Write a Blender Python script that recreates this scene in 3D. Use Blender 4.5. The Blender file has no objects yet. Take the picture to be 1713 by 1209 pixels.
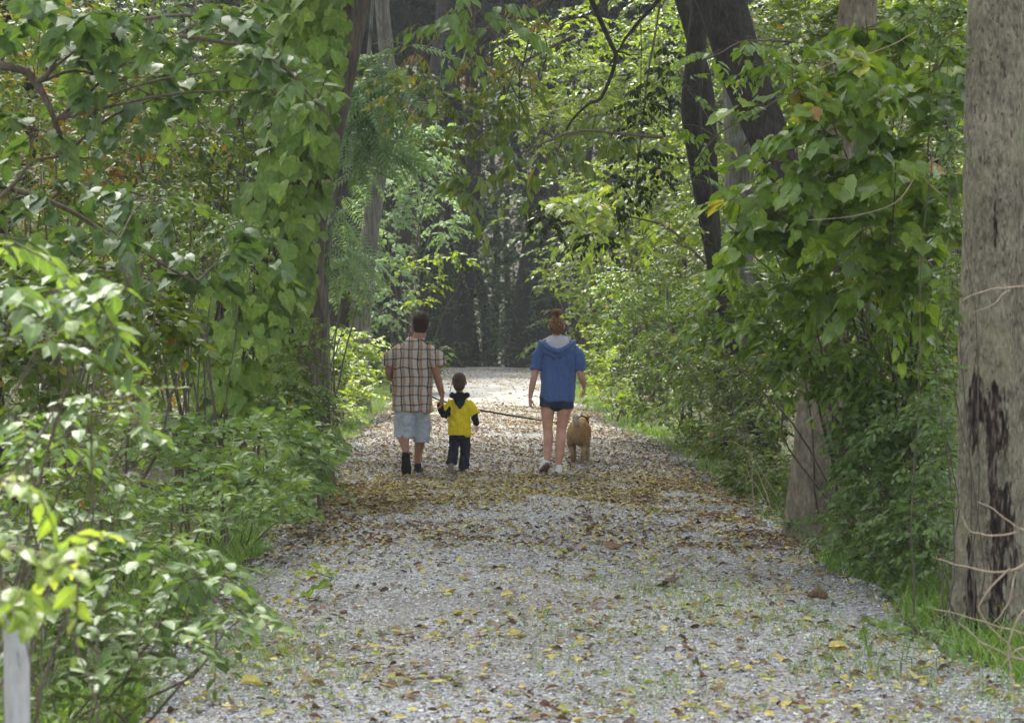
import bpy, bmesh, math, random
import numpy as np
from mathutils import Vector, Matrix, noise as mnoise

# ------------------------------------------------------------------ camera, sky, sun, exposure
scn = bpy.context.scene
COL = scn.collection
F = 3850.0                 # focal length in photo pixels (1713 wide)
CAMZ = 1.8
YAW = math.atan((856.5-750)/F)          # towards +X
PITCH = math.atan((604.5-522)/F)        # downwards
cam_d = bpy.data.cameras.new("camera"); cam = bpy.data.objects.new("camera", cam_d); COL.objects.link(cam)
cam.location = (0, 0, CAMZ)
cam.rotation_euler = (math.pi/2-PITCH, 0, -YAW)
cam_d.sensor_width = 36; cam_d.lens = 36*F/1713
cam_d.clip_end = 2000; cam_d.clip_start = .1
cam_d.dof.use_dof = True; cam_d.dof.focus_distance = 25.2; cam_d.dof.aperture_fstop = 7.1
scn.camera = cam

SUN_EL, SUN_AZ = math.radians(56), math.radians(-12)     # azimuth measured from +Y towards +X
w = bpy.data.worlds.new("World"); scn.world = w; w.use_nodes = True
nt = w.node_tree; nt.nodes.clear()
sky = nt.nodes.new('ShaderNodeTexSky'); sky.sky_type = 'NISHITA'; sky.sun_disc = False
sky.sun_elevation = SUN_EL; sky.sun_rotation = SUN_AZ; sky.dust_density = 3.0; sky.air_density = 1.0; sky.ozone_density = .6
bg = nt.nodes.new('ShaderNodeBackground'); bg.inputs[1].default_value = 0.15
wo = nt.nodes.new('ShaderNodeOutputWorld')
bw = nt.nodes.new('ShaderNodeRGBToBW'); wm = nt.nodes.new('ShaderNodeMix'); wm.data_type = 'RGBA'; wm.inputs[0].default_value = .7    # thin white cloud over the blue
nt.links.new(sky.outputs[0], bw.inputs[0]); nt.links.new(sky.outputs[0], wm.inputs[6]); nt.links.new(bw.outputs[0], wm.inputs[7])
nt.links.new(wm.outputs[2], bg.inputs[0]); nt.links.new(bg.outputs[0], wo.inputs[0])
sun_d = bpy.data.lights.new("sun", 'SUN'); sun = bpy.data.objects.new("sun", sun_d); COL.objects.link(sun)
sun_d.energy = 1.7; sun_d.angle = math.radians(10); sun_d.color = (1, .96, .86)
sv = Vector((math.sin(SUN_AZ)*math.cos(SUN_EL), math.cos(SUN_AZ)*math.cos(SUN_EL), math.sin(SUN_EL)))
sun.rotation_euler = sv.to_track_quat('Z', 'Y').to_euler(); sun.location = (0, 30, 40)
scn.view_settings.view_transform = 'Standard'; scn.view_settings.look = 'None'
scn.view_settings.exposure = 2.25; scn.view_settings.gamma = 1
scn.cycles.use_denoising = True
scn.cycles.max_bounces = 6; scn.cycles.diffuse_bounces = 4; scn.cycles.glossy_bounces = 2
scn.cycles.transmission_bounces = 4; scn.cycles.volume_bounces = 0
scn.cycles.sample_clamp_indirect = 6; scn.cycles.caustics_reflective = False; scn.cycles.caustics_refractive = False
scn.cycles.use_adaptive_sampling = True; scn.cycles.adaptive_threshold = .02

# ------------------------------------------------------------------ pixel helpers (photo pixels -> real places)
_R = np.array(cam.rotation_euler.to_matrix())
def W(px, py, d):
    """world point at depth d (metres along the lens axis) seen at photo pixel px, py"""
    v = _R @ np.array([(px-856.5)/F*d, (604.5-py)/F*d, -d])
    return np.array([v[0], v[1], v[2]+CAMZ])
def G(px, py, z=0.0):
    v = _R @ np.array([(px-856.5)/F, (604.5-py)/F, -1.0])
    t = (z-CAMZ)/v[2]
    return np.array([v[0]*t, v[1]*t, z])

# ------------------------------------------------------------------ object helpers
def mesh_obj(name, verts, faces, mat, parent=None, smooth=False, attrs=None):
    """faces: list of (N,k) int arrays"""
    me = bpy.data.meshes.new(name)
    verts = np.asarray(verts, np.float32)
    faces = [np.asarray(f, np.int32) for f in faces if len(f)]
    me.vertices.add(len(verts)); me.vertices.foreach_set('co', verts.ravel())
    nl = sum(f.size for f in faces); nf = sum(len(f) for f in faces)
    me.loops.add(nl); me.polygons.add(nf)
    me.loops.foreach_set('vertex_index', np.concatenate([f.ravel() for f in faces]))
    tot = np.concatenate([np.full(len(f), f.shape[1], np.int32) for f in faces])
    st = np.zeros(nf, np.int32); st[1:] = np.cumsum(tot)[:-1]
    me.polygons.foreach_set('loop_start', st)
    try: me.polygons.foreach_set('loop_total', tot)
    except Exception: pass
    me.polygons.foreach_set('use_smooth', np.full(nf, smooth, bool))
    for k, a in (attrs or {}).items():
        at = me.attributes.new(k, 'FLOAT', 'POINT'); at.data.foreach_set('value', np.asarray(a, np.float32))
    me.update(calc_edges=True); 
    if mat: me.materials.append(mat)
    o = bpy.data.objects.new(name, me); COL.objects.link(o)
    if parent: o.parent = parent
    return o
def tag(o, label=None, cat=None, group=None, kind=None):
    if label: o['label'] = label
    if cat: o['category'] = cat
    if group: o['group'] = group
    if kind: o['kind'] = kind
    return o
def empty(name, loc, label, cat, group=None, rz=0):
    o = bpy.data.objects.new(name, None); COL.objects.link(o)
    o.location = [float(v) for v in loc]; o.rotation_euler = (0, 0, rz); o.empty_display_size = .2
    return tag(o, label, cat, group)

class MB:
    """collects tubes (local coordinates), builds one mesh"""
    def __init__(s): s.v = []; s.f4 = []; s.f3 = []; s.n = 0
    def add(s, v, f4=None, f3=None):
        s.v.append(np.asarray(v, float))
        if f4 is not None and len(f4): s.f4.append(np.asarray(f4)+s.n)
        if f3 is not None and len(f3): s.f3.append(np.asarray(f3)+s.n)
        s.n += len(v)
    def tube(s, pts, rad, sides=6, cap=True):
        pts = np.asarray(pts, float); n = len(pts); rad = np.broadcast_to(np.asarray(rad, float), (n,))
        T = np.gradient(pts, axis=0); T /= np.linalg.norm(T, axis=1)[:, None]+1e-9
        ref = np.array([.31, .17, .93]) if abs(T[0][2]) < .8 else np.array([1, .1, 0])
        A = np.cross(T, ref); A /= np.linalg.norm(A, axis=1)[:, None]+1e-9; B = np.cross(T, A)
        a = np.arange(sides)/sides*2*math.pi
        V = pts[:, None]+rad[:, None, None]*(A[:, None]*np.cos(a)[None, :, None]+B[:, None]*np.sin(a)[None, :, None])
        i = np.arange(n-1)[:, None]*sides; j = np.arange(sides)[None]; k = (j+1) % sides
        f = np.stack([i+j, i+sides+j, i+sides+k, i+k], -1).reshape(-1, 4)
        f3 = []
        if cap:
            V2 = np.concatenate([V.reshape(-1, 3), pts[:1], pts[-1:]]); b = n*sides
            f3 = [(b, q, (q+1) % sides) for q in range(sides)]+[(b+1, (n-1)*sides+(q+1) % sides, (n-1)*sides+q) for q in range(sides)]
        else: V2 = V.reshape(-1, 3)
        s.add(V2, f, f3)
    def build(s, name, mat, parent=None, smooth=True, origin=None):
        if not s.n: return None
        v = np.concatenate(s.v)
        if origin is not None: v = v-np.asarray(origin)
        fs = []
        if s.f4: fs.append(np.concatenate(s.f4))
        if s.f3: fs.append(np.concatenate(s.f3))
        return mesh_obj(name, v, fs, mat, parent, smooth)

def curve_pts(ctrl, n):
    """Catmull-Rom through control points"""
    P = np.asarray(ctrl, float); P = np.vstack([2*P[0]-P[1], P, 2*P[-1]-P[-2]])
    m = len(P)-3; out = []
    for u in np.linspace(0, m-1e-6, n):
        i = int(u); t = u-i; a, b, c, d = P[i:i+4]
        out.append(.5*((2*b)+(-a+c)*t+(2*a-5*b+4*c-d)*t*t+(-a+3*b-3*c+d)*t**3))
    return np.array(out)
def wig(pts, amp, rng, f=1.0):
    pts = np.array(pts); n = len(pts); t = np.linspace(0, 1, n)
    for k in (2, 3.7, 7.1):
        ph = rng.uniform(0, 6.28, 3)
        pts += (amp/k*1.6)*np.sin(t[:, None]*k*f*3+ph)*np.minimum(1, t*4)[:, None]
    return pts

# ------------------------------------------------------------------ materials
def newmat(name):
    m = bpy.data.materials.new(name); m.use_nodes = True; n = m.node_tree; n.nodes.clear()
    return m, n, n.nodes.new('ShaderNodeOutputMaterial')
def N(n, t, **kw):
    x = n.nodes.new(t)
    for k, v in kw.items():
        if k in x.inputs: x.inputs[k].default_value = v
        else: setattr(x, k, v)
    return x
def ramp(n, stops, fac, interp='LINEAR'):
    r = n.nodes.new('ShaderNodeValToRGB'); r.color_ramp.interpolation = interp
    e = r.color_ramp.elements
    while len(e) < len(stops): e.new(.5)
    for el, (p, c) in zip(e, stops): el.position = p; el.color = (*c, 1)
    n.links.new(fac, r.inputs[0]); return r.outputs[0]
def leafmat(name, stops, trans=.35, rough=.45, spec=.5, tcol=(1.5, 1.5, .6)):
    m, n, out = newmat(name)
    a = N(n, 'ShaderNodeAttribute', attribute_name='rnd')
    c = ramp(n, stops, a.outputs['Fac'])
    tc = N(n, 'ShaderNodeTexCoord'); nz = N(n, 'ShaderNodeTexNoise', Scale=25.0)
    n.links.new(tc.outputs['Object'], nz.inputs['Vector'])
    mm = N(n, 'ShaderNodeMapRange'); mm.inputs[1].default_value = .3; mm.inputs[2].default_value = .7
    mm.inputs[3].default_value = .8; mm.inputs[4].default_value = 1.2
    n.links.new(nz.outputs[0], mm.inputs[0])
    mul = N(n, 'ShaderNodeVectorMath', operation='SCALE'); n.links.new(c, mul.inputs[0]); n.links.new(mm.outputs[0], mul.inputs['Scale'])
    rb = N(n, 'ShaderNodeAttribute', attribute_name='rib'); rm = N(n, 'ShaderNodeMapRange'); rm.inputs[1].default_value = 0; rm.inputs[2].default_value = .035; rm.inputs[3].default_value = 1.45; rm.inputs[4].default_value = 1
    n.links.new(rb.outputs['Fac'], rm.inputs[0]); ml = N(n, 'ShaderNodeVectorMath', operation='SCALE'); n.links.new(mul.outputs[0], ml.inputs[0]); n.links.new(rm.outputs[0], ml.inputs['Scale'])
    sn = N(n, 'ShaderNodeTexNoise', Scale=55.0, Detail=2.0); n.links.new(tc.outputs['Object'], sn.inputs[0]); sf = ramp(n, [(.66, (0, 0, 0)), (.72, (.7, .7, .7))], sn.outputs[0])
    sx = N(n, 'ShaderNodeMix', data_type='RGBA'); n.links.new(sf, sx.inputs[0]); n.links.new(ml.outputs[0], sx.inputs[6]); sx.inputs[7].default_value = (.16, .11, .04, 1)   # insect-bitten, browned spots
    mul = sx; mul_o = sx.outputs[2]
    p = N(n, 'ShaderNodeBsdfPrincipled', Roughness=rough); p.inputs['Specular IOR Level'].default_value = spec
    n.links.new(mul_o, p.inputs['Base Color'])
    t = N(n, 'ShaderNodeBsdfTranslucent'); tm = N(n, 'ShaderNodeVectorMath', operation='MULTIPLY'); tm.inputs[1].default_value = tcol
    n.links.new(mul_o, tm.inputs[0]); n.links.new(tm.outputs[0], t.inputs[0])
    mx = N(n, 'ShaderNodeMixShader'); mx.inputs[0].default_value = trans
    n.links.new(p.outputs[0], mx.inputs[1]); n.links.new(t.outputs[0], mx.inputs[2]); n.links.new(mx.outputs[0], out.inputs[0])
    return m
def barkmat(name, dark, light, scale=9.0, stretch=.18, bump=.6, extra=None, rough=.9, vor=.35):
    m, n, out = newmat(name)
    tc = N(n, 'ShaderNodeTexCoord'); mp = N(n, 'ShaderNodeMapping'); mp.inputs['Scale'].default_value = (1, 1, stretch)
    n.links.new(tc.outputs['Object'], mp.inputs[0])
    nz = N(n, 'ShaderNodeTexNoise', Scale=scale*2.5, Detail=8.0, Roughness=.65); n.links.new(mp.outputs[0], nz.inputs[0])
    n2 = N(n, 'ShaderNodeTexNoise', Scale=scale*.4, Detail=4.0); n.links.new(tc.outputs['Object'], n2.inputs[0])
    vo = N(n, 'ShaderNodeTexVoronoi', Scale=scale*3, feature='DISTANCE_TO_EDGE'); n.links.new(mp.outputs[0], vo.inputs[0])
    ad = N(n, 'ShaderNodeMath', operation='MULTIPLY_ADD'); ad.inputs[1].default_value = vor; n.links.new(vo.outputs[0], ad.inputs[0]); n.links.new(nz.outputs[0], ad.inputs[2])
    ad2 = N(n, 'ShaderNodeMath', operation='MULTIPLY_ADD'); ad2.inputs[1].default_value = .5; ad2.use_clamp = True
    n.links.new(n2.outputs[0], ad2.inputs[0]); n.links.new(ad.outputs[0], ad2.inputs[2])
    mid = tuple((a+b)*.5 for a, b in zip(dark, light))
    c = ramp(n, [(.5, dark), (.78, mid), (1, light)], ad2.outputs[0])
    if extra: c = extra(n, tc, c)
    p = N(n, 'ShaderNodeBsdfPrincipled', Roughness=rough); n.links.new(c, p.inputs['Base Color']); p.inputs['Specular IOR Level'].default_value = .2
    b = N(n, 'ShaderNodeBump', Strength=bump, Distance=.02); n.links.new(ad.outputs[0], b.inputs['Height']); n.links.new(b.outputs[0], p.inputs['Normal'])
    n.links.new(p.outputs[0], out.inputs[0]); return m
def clothmat(name, col, rough=.9, var=.12, scale=60, bump=.15, fuzz=0.0):
    m, n, out = newmat(name)
    tc = N(n, 'ShaderNodeTexCoord'); nz = N(n, 'ShaderNodeTexNoise', Scale=scale, Detail=4.0); n.links.new(tc.outputs['Object'], nz.inputs[0])
    lo = tuple(c*(1-var) for c in col); hi = tuple(min(1, c*(1+var)) for c in col)
    c = ramp(n, [(.35, lo), (.65, hi)], nz.outputs[0])
    p = N(n, 'ShaderNodeBsdfPrincipled', Roughness=rough); n.links.new(c, p.inputs['Base Color']); p.inputs['Specular IOR Level'].default_value = .2
    p.inputs['Sheen Weight'].default_value = fuzz
    b = N(n, 'ShaderNodeBump', Strength=bump, Distance=.01); n.links.new(nz.outputs[0], b.inputs['Height']); n.links.new(b.outputs[0], p.inputs['Normal'])
    n.links.new(p.outputs[0], out.inputs[0]); return m

G1, G2, G3 = (.035, .075, .022), (.060, .125, .030), (.095, .170, .045)
ML = {
 'mid':   leafmat('leaf_mid_green', [(0, (0.049, 0.081, 0.013)), (.5, (0.096, 0.140, 0.022)), (.93, (0.134, 0.204, 0.038)), (.97, (0.306, 0.281, 0.051)), (1, (0.238, 0.128, 0.043))], spec=0.3),
 'maple': leafmat('leaf_dull_green', [(0, (0.052, 0.097, 0.033)), (.6, (0.088, 0.152, 0.045)), (1, (0.136, 0.202, 0.056))], rough=.42, spec=0.35),
 'vine':  leafmat('leaf_vine', [(0, (0.078, 0.140, 0.020)), (.6, (0.150, 0.237, 0.036)), (1, (0.251, 0.336, 0.052))], rough=.5, spec=0.3, trans=.25),
 'grape': leafmat('leaf_grape_lit', [(0, (0.062, 0.115, 0.019)), (.5, (0.123, 0.207, 0.028)), (.9, (0.223, 0.306, 0.039)), (.96, (0.393, 0.371, 0.066)), (1, (0.350, 0.197, 0.066))], spec=0.5, rough=.4, trans=.4),  # colour brightened in place of sun falling on the thicket
 'pale':  leafmat('leaf_pale_sheen', [(0, (0.068, 0.119, 0.033)), (.6, (0.115, 0.187, 0.053)), (1, (0.192, 0.264, 0.075))], rough=.45, spec=0.42),  # pale base colour carries part of the sky sheen
 'lime':  leafmat('leaf_lime', [(0, (.14, .22, .04)), (.6, (.21, .29, .05)), (1, (.33, .36, .08))], trans=.4),
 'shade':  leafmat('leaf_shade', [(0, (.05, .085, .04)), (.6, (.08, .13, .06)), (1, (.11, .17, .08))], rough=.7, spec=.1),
 'nettle': leafmat('leaf_nettle_lit', [(0, (0.102, 0.170, 0.048)), (.6, (0.169, 0.260, 0.075)), (1, (0.249, 0.340, 0.097))], rough=.45, spec=.45),  # pale leaf colour brightened to replace daylight the crowns block
 'sunny': leafmat('leaf_yellow_green', [(0, (0.087, 0.137, 0.019)), (.6, (0.145, 0.205, 0.026)), (.95, (0.212, 0.265, 0.038)), (1, (0.325, 0.274, 0.051))], spec=0.25, trans=.5, tcol=(1.440, 1.440, 0.450)),
 'autumn': leafmat('leaf_turning', [(0, (0.060, 0.111, 0.025)), (.55, (0.119, 0.170, 0.034)), (.72, (0.230, 0.212, 0.043)), (.85, (0.272, 0.136, 0.043)), (1, (0.153, 0.068, 0.030))], spec=0.25),
 'fern':  leafmat('leaf_frond_hazy', [(0, (0.126, 0.205, 0.103)), (1, (0.229, 0.332, 0.183))], spec=0.2, rough=.5),  # haze and missing light put into this pale blue-green
 'olive': leafmat('leaf_olive', [(0, (0.067, 0.104, 0.024)), (.6, (0.104, 0.157, 0.033)), (.92, (0.162, 0.199, 0.048)), (1, (0.323, 0.237, 0.057))], spec=0.35, rough=.42),
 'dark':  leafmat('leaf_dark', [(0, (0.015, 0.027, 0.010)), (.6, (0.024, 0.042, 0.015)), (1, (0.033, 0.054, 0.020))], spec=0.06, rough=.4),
 'grass': leafmat('grass_blades', [(0, (.09, .17, .03)), (.6, (.14, .25, .04)), (.95, (.22, .32, .06)), (1, (.38, .33, .14))], rough=.5, spec=.3),
 'fallen': leafmat('fallen_leaf', [(0, (.05, .03, .02)), (.2, (.11, .06, .035)), (.4, (.19, .10, .055)), (.55, (.23, .165, .09)), (.68, (.36, .29, .09)), (.85, (.50, .42, .11)), (1, (.27, .30, .08))], trans=.15, rough=.6, spec=.3),
}
MB_TAN = barkmat('bark_tan', (.075, .065, .045), (.34, .30, .21), scale=11, stretch=.35)
MB_GREY = barkmat('bark_grey', (.06, .058, .048), (.28, .27, .235), scale=9, stretch=.12, bump=.9)
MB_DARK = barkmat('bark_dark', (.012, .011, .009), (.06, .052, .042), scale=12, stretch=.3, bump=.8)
MB_TWIG = barkmat('bark_twig', (.05, .04, .03), (.16, .13, .10), scale=30, bump=.2)
MB_DEAD = barkmat('bark_dead_twig', (.20, .15, .10), (.45, .36, .26), scale=30, bump=.2)
MB_STEM = barkmat('green_stem', (.06, .10, .03), (.14, .18, .06), scale=30, bump=.1, rough=.6)

# ------------------------------------------------------------------ leaves
def T_(verts, faces): return np.array(verts, float), faces
OVATE = T_([(0,0,0),(.25,.27,.05),(.28,0,0),(.25,-.27,.05),(.62,.24,.02),(.65,0,-.04),(.62,-.24,.02),(1,0,-.14)],
           [(0,2,1),(0,3,2),(2,5,4,1),(3,6,5,2),(5,7,4),(6,7,5)])
RHOMB = T_([(0,0,0),(.42,.27,.06),(1,0,-.08),(.42,-.27,.06),(.5,0,-.01)], [(0,4,1),(1,4,2),(0,3,4),(4,3,2)])
NARROW = T_([(0,0,0),(.35,.14,.03),(1,0,-.16),(.35,-.14,.03)], [(0,2,1),(0,3,2)])
_lob = [(0.06,0),(-.10,.16),(-.02,.38),(.16,.50),(.34,.44),(.46,.47),(.62,.36),(.70,.22),(1.0,0)]
_lv = [(.32,0,0)]+[(x,y,.10*abs(y)-.12*x*x) for x,y in _lob]+[(x,-y,.10*abs(y)-.12*x*x) for x,y in _lob[-2:0:-1]]
LOBED = T_(_lv, [(0,i,i+1) for i in range(1,len(_lv)-1)]+[(0,len(_lv)-1,1)])
_m = [(0,.03),(.02,.30),(.12,.22),(.28,.52),(.40,.26),(.62,.40),(.62,.20),(1.0,0)]
_mv = [(.25,0,0)]+[(x,y,.12*abs(y)-.15*x*x) for x,y in _m]+[(x,-y,.12*abs(y)-.15*x*x) for x,y in _m[-2::-1]]
MAPLE = T_(_mv, [(0,i,i+1) for i in range(1,len(_mv)-1)]+[(0,len(_mv)-1,1)])
def _frond():
    v, f = [], []
    for k in range(13):
        t = .12+.86*k/12; L = .20*math.sin(math.pi*(.15+.8*t))**.7
        for s in (1, -1):
            b = len(v); z = -.25*t*t
            v += [(t-.02,0,z),(t+.055,s*L*.45,z),(t+.07,s*L,z-.05),(t-.005,s*L*.5,z)]
            f.append((b,b+1,b+2,b+3) if s < 0 else (b,b+3,b+2,b+1))
    b = len(v)
    v += [(0,.006,0),(0,-.006,0),(.5,.006,-.06),(.5,-.006,-.06),(1,.003,-.25),(1,-.003,-.25)]; f += [(b,b+1,b+3,b+2),(b+2,b+3,b+5,b+4)]
    return T_(v, f)
FROND = _frond()
BLADE = T_([(0,.02,0),(0,-.02,0),(.55,.02,.0),(.55,-.02,.0),(1,0,-.15)], [(0,1,3,2),(2,3,4)])
def nrm(a): return a/(np.linalg.norm(a, axis=-1, keepdims=True)+1e-9)
def place(tmpl, P, H, Nn, S, rnd, rng, curl=.25):
    """instances of a leaf template: position, heading, normal, size -> verts, faces, rnd"""
    V, Fc = tmpl; P = np.asarray(P); n = len(P)
    H = nrm(H); Nn = Nn-(Nn*H).sum(-1, keepdims=True)*H; Nn = nrm(Nn); S3 = np.cross(Nn, H)
    S = np.broadcast_to(S, (n,))
    c = rng.uniform(1-curl, 1+curl*2, n)                 # curl / width variation
    ww = rng.uniform(.82, 1.15, n)
    X = V[None, :, 0, None]*H[:, None]+ (V[None, :, 1, None]*ww[:, None, None])*S3[:, None]+(V[None, :, 2, None]*c[:, None, None])*Nn[:, None]
    X = P[:, None]+X*S[:, None, None]
    out = []; k = len(V)
    for L in (3, 4):
        fl = np.array([f for f in Fc if len(f) == L], int)
        if len(fl): out.append((np.arange(n)[:, None, None]*k+fl[None]).reshape(-1, L))
    return X.reshape(-1, 3), out, np.repeat(rnd, k), np.tile(np.abs(V[:, 1])*(1 if len(V) > 5 else 9), n)
class LB:
    def __init__(s): s.v = []; s.f = {3: [], 4: []}; s.r = []; s.y = []; s.n = 0
    def add(s, v, fs, r, y):
        s.v.append(v); s.r.append(r); s.y.append(y)
        for f in fs: s.f[f.shape[1]].append(f+s.n)
        s.n += len(v)
    def leaves(s, tmpl, P, H, Nn, S, rng, rnd=None, curl=.25):
        if rnd is None: rnd = rng.random(len(P))
        s.add(*place(tmpl, P, H, Nn, S, rnd, rng, curl))
    def build(s, name, mat, parent=None, origin=None, wood=None, wmat=None):
        v = np.concatenate(s.v); fs = [np.concatenate(x) for x in s.f.values() if x]; r = np.concatenate(s.r); y = np.concatenate(s.y); k = sum(map(len, fs))
        if wood is not None and wood.n:
            wv = np.concatenate(wood.v)
            if wood.f4: fs.append(np.concatenate(wood.f4)+len(v))
            if wood.f3: fs.append(np.concatenate(wood.f3)+len(v))
            v = np.concatenate([v, wv]); r = np.concatenate([r, np.zeros(len(wv))]); y = np.concatenate([y, np.zeros(len(wv))])
        if origin is not None: v = v-np.asarray(origin)
        o = mesh_obj(name, v, fs, mat, parent, False, {'rnd': r, 'rib': y})
        if wood is not None and wood.n:
            o.data.materials.append(wmat or MB_TWIG); mi = np.zeros(len(o.data.polygons), np.int32); mi[k:] = 1
            o.data.polygons.foreach_set('material_index', mi)
        return o
UP = np.array([0, 0, 1.])
def sprays(lb, mb, O, D, L, n, size, tmpl, rng, ang=55, droop=.35, hang=.15, tilt=.45, twig=.004, up=UP, spread=1.0, rbias=0, rspan=1.0):
    """M leafy twigs: origin O, direction D, length L, n leaves each"""
    O = np.asarray(O); M = len(O); D = nrm(D); L = np.broadcast_to(L, (M,))
    side0 = nrm(np.cross(D, up)+rng.normal(0, .05, (M, 3)))
    base_r = rng.random(M)
    for k in range(n):
        t = (k+.6)/n
        P = O+D*(L*t)[:, None]; P[:, 2] -= droop*L*t*t
        s = 1 if k % 2 else -1
        a = math.radians(ang)*rng.uniform(.7, 1.2, M)*(1-.5*(t > .9))
        H = D*np.cos(a)[:, None]+side0*s*np.sin(a)[:, None]*spread+rng.normal(0, .18, (M, 3)); H[:, 2] -= hang+droop*t
        Nn = np.broadcast_to(up, (M, 3))+rng.normal(0, tilt, (M, 3))
        r = np.clip(.5*base_r+.5*rng.random(M)+rng.normal(0, .06, M), 0, 1)*rspan+rbias
        sz = size*rng.uniform(.6, 1.2, M)*(1-.35*t*t)
        lb.leaves(tmpl, P, H, Nn, sz, rng, np.clip(r, 0, 1))
    if mb is not None and twig:
        q = 4
        tt = np.linspace(0, 1, q)
        C = O[:, None]+D[:, None]*(L[:, None]*tt)[..., None]; C[..., 2] -= droop*L[:, None]*tt**2
        A = nrm(np.cross(D, UP+.01)); B = np.cross(D, A)
        rr = twig*(1-.7*tt)
        ring = np.stack([A*math.cos(x)+B*math.sin(x) for x in (0, 2.094, 4.189)], 1)      # M,3,3
        V = C[:, :, None]+ring[:, None]*rr[None, :, None, None]                          # M,q,3,3
        idx = np.arange(M)[:, None, None]*(q*3)+np.arange(q-1)[None, :, None]*3+np.arange(3)[None, None]
        nx = np.array([1, -2+3-0, 0])
        i2 = np.arange(M)[:, None, None]*(q*3)+np.arange(q-1)[None, :, None]*3+((np.arange(3)+1) % 3)[None, None]
        f = np.stack([idx, idx+3, i2+3, i2], -1).reshape(-1, 4)
        mb.add(V.reshape(-1, 3), f)
def in_ball(rng, n, shell=.55):
    d = nrm(rng.normal(size=(n, 3))); r = rng.uniform(shell, 1, n)**.7
    return d*r[:, None], d

# cluster: px, py, rx, ry (photo px), depth m, half depth m
def cluster(lb, mb, c, leaf, size, dens, rng, nleaf=8, tlen=None, outdir=.6, down=.0, bias=None, limbs=None, **kw):
    px, py, rx, ry, d, dr = c
    s = d/F; C = W(px, py, d)
    right = _R[:, 0]; fwd = -_R[:, 2]
    area = math.pi*rx*ry; la = (size/s)**2*.33
    M = max(3, int(dens*area/la/nleaf))
    q, dd = in_ball(rng, M)
    tl = tlen or size*nleaf*.32
    ax = max(rx*s-tl*.35, rx*s*.3); az = max(ry*s-tl*.3, ry*s*.3)
    O = C+right*q[:, :1]*ax+fwd*q[:, 1:2]*dr+UP*q[:, 2:]*az
    D = (right*dd[:, :1]+fwd*dd[:, 1:2])*outdir+UP*dd[:, 2:]*outdir*.4+rng.normal(0, .45, (M, 3))*np.array([1, 1, .45])
    D[:, 2] -= down
    if bias is not None: D = D+np.asarray(bias)
    sprays(lb, mb, O, D, tl*rng.uniform(.6, 1.3, M), nleaf, size, leaf, rng, **kw)
    if limbs is not None:                              # small boughs inside the cluster
        for k in range(min(limbs[1], M)):
            e = O[rng.integers(M)]
            m = (C+e)/2+rng.normal(0, .1, 3)*ax
            mb.tube(curve_pts([limbs[0], limbs[0]*.5+C*.5+rng.normal(0, .06, 3), m, e], 9), np.linspace(limbs[2], limbs[2]*.25, 9), 5, False)
def terrain_z(x, y): return TZ(np.atleast_1d(np.asarray(x, float)), np.atleast_1d(np.asarray(y, float)))[0]
def woody(name, label, cat, base, clusters, leaf, size, mat, seed, dens=3.0, stems=5, srad=.018, bark=None, group=None, limb=2, part='stems', leafpart='foliage', **kw):
    """shrub or sapling: stems from the base to each leafy mass"""
    rng = np.random.default_rng(seed)
    bx, by = base; bz = float(terrain_z(bx, by))-.03; B = np.array([bx, by, bz])
    e = empty(name, B, label, cat, group)
    lb, mb, ms = LB(), MB(), MB()
    for i, c in enumerate(clusters):
        C = W(c[0], c[1], c[4])
        for k in range(max(1, stems//len(clusters))):
            tip = C+rng.normal(0, 1, 3)*np.array([c[2]*c[4]/F*.4, c[5]*.4, c[3]*c[4]/F*.3])
            b0 = B+np.array([rng.normal(0, .12), rng.normal(0, .12), 0])
            midp = b0*.45+tip*.55+rng.normal(0, .08, 3)+UP*.15*np.linalg.norm(tip-b0)*rng.uniform(.2, 1)
            p = wig(curve_pts([b0, b0*.75+midp*.25+UP*.1, midp, tip], 14), .05, rng)
            ms.tube(p, np.linspace(srad, srad*.3, 14), 6, False)
        cluster(lb, mb, c, leaf, size, dens, rng, limbs=(C, limb, srad*.4), **kw)
    ms.build(part, bark or MB_TWIG, e, origin=B); lb.build(leafpart, mat, e, origin=B, wood=mb, wmat=bark)
    return e
# ------------------------------------------------------------------ terrain and trail
_el = np.array([G(*p)[:2] for p in [(905-235,615),(655,680),(625,705),(585,745),(548,800),(505,860),(440,930),(385,985),(300,1085),(195,1209)]])
_er = np.array([G(*p)[:2] for p in [(900,615),(958,668),(1003,700),(1095,742),(1180,795),(1262,850),(1345,905),(1490,995),(1610,1075),(1740,1160)]])
def edge_l(y): return np.interp(y, _el[::-1, 1], _el[::-1, 0])+.07*np.sin(y*1.9)+.05*np.sin(y*4.3+1)
def edge_r(y): return np.interp(y, _er[::-1, 1], _er[::-1, 0])+.07*np.sin(y*1.7+2)+.05*np.sin(y*5.1)
def sstep(t): t = np.clip(t, 0, 1); return t*t*(3-2*t)
CREST = 73.0
def TZ(x, y):
    s = np.maximum(np.maximum(edge_l(y)-x, x-edge_r(y)), 0)
    z = -.55*sstep((s-.1)/2.4)*(1-.45*sstep((y-16)/10)) + .10*np.sin(x*1.3+y*.7)*np.minimum(s, 1) + .05*np.sin(x*3.1-y*2.3)*np.minimum(s, 1)
    z = z-.04
    z = z-3.0*sstep((y-CREST)/30)
    r = 32*sstep((y-135)/70)+14*sstep((np.abs(x-.7)-30)/50)
    return z+r
def grid(xs, ys, zf, name, mat):
    X, Y = np.meshgrid(xs, ys); Z = zf(X.ravel(), Y.ravel())
    v = np.stack([X.ravel(), Y.ravel(), Z], 1); nx = len(xs)
    i = np.arange(len(ys)-1)[:, None]*nx+np.arange(nx-1)[None]
    f = np.stack([i, i+1, i+nx+1, i+nx], -1).reshape(-1, 4)
    return mesh_obj(name, v, [f], mat, None, True)
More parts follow.
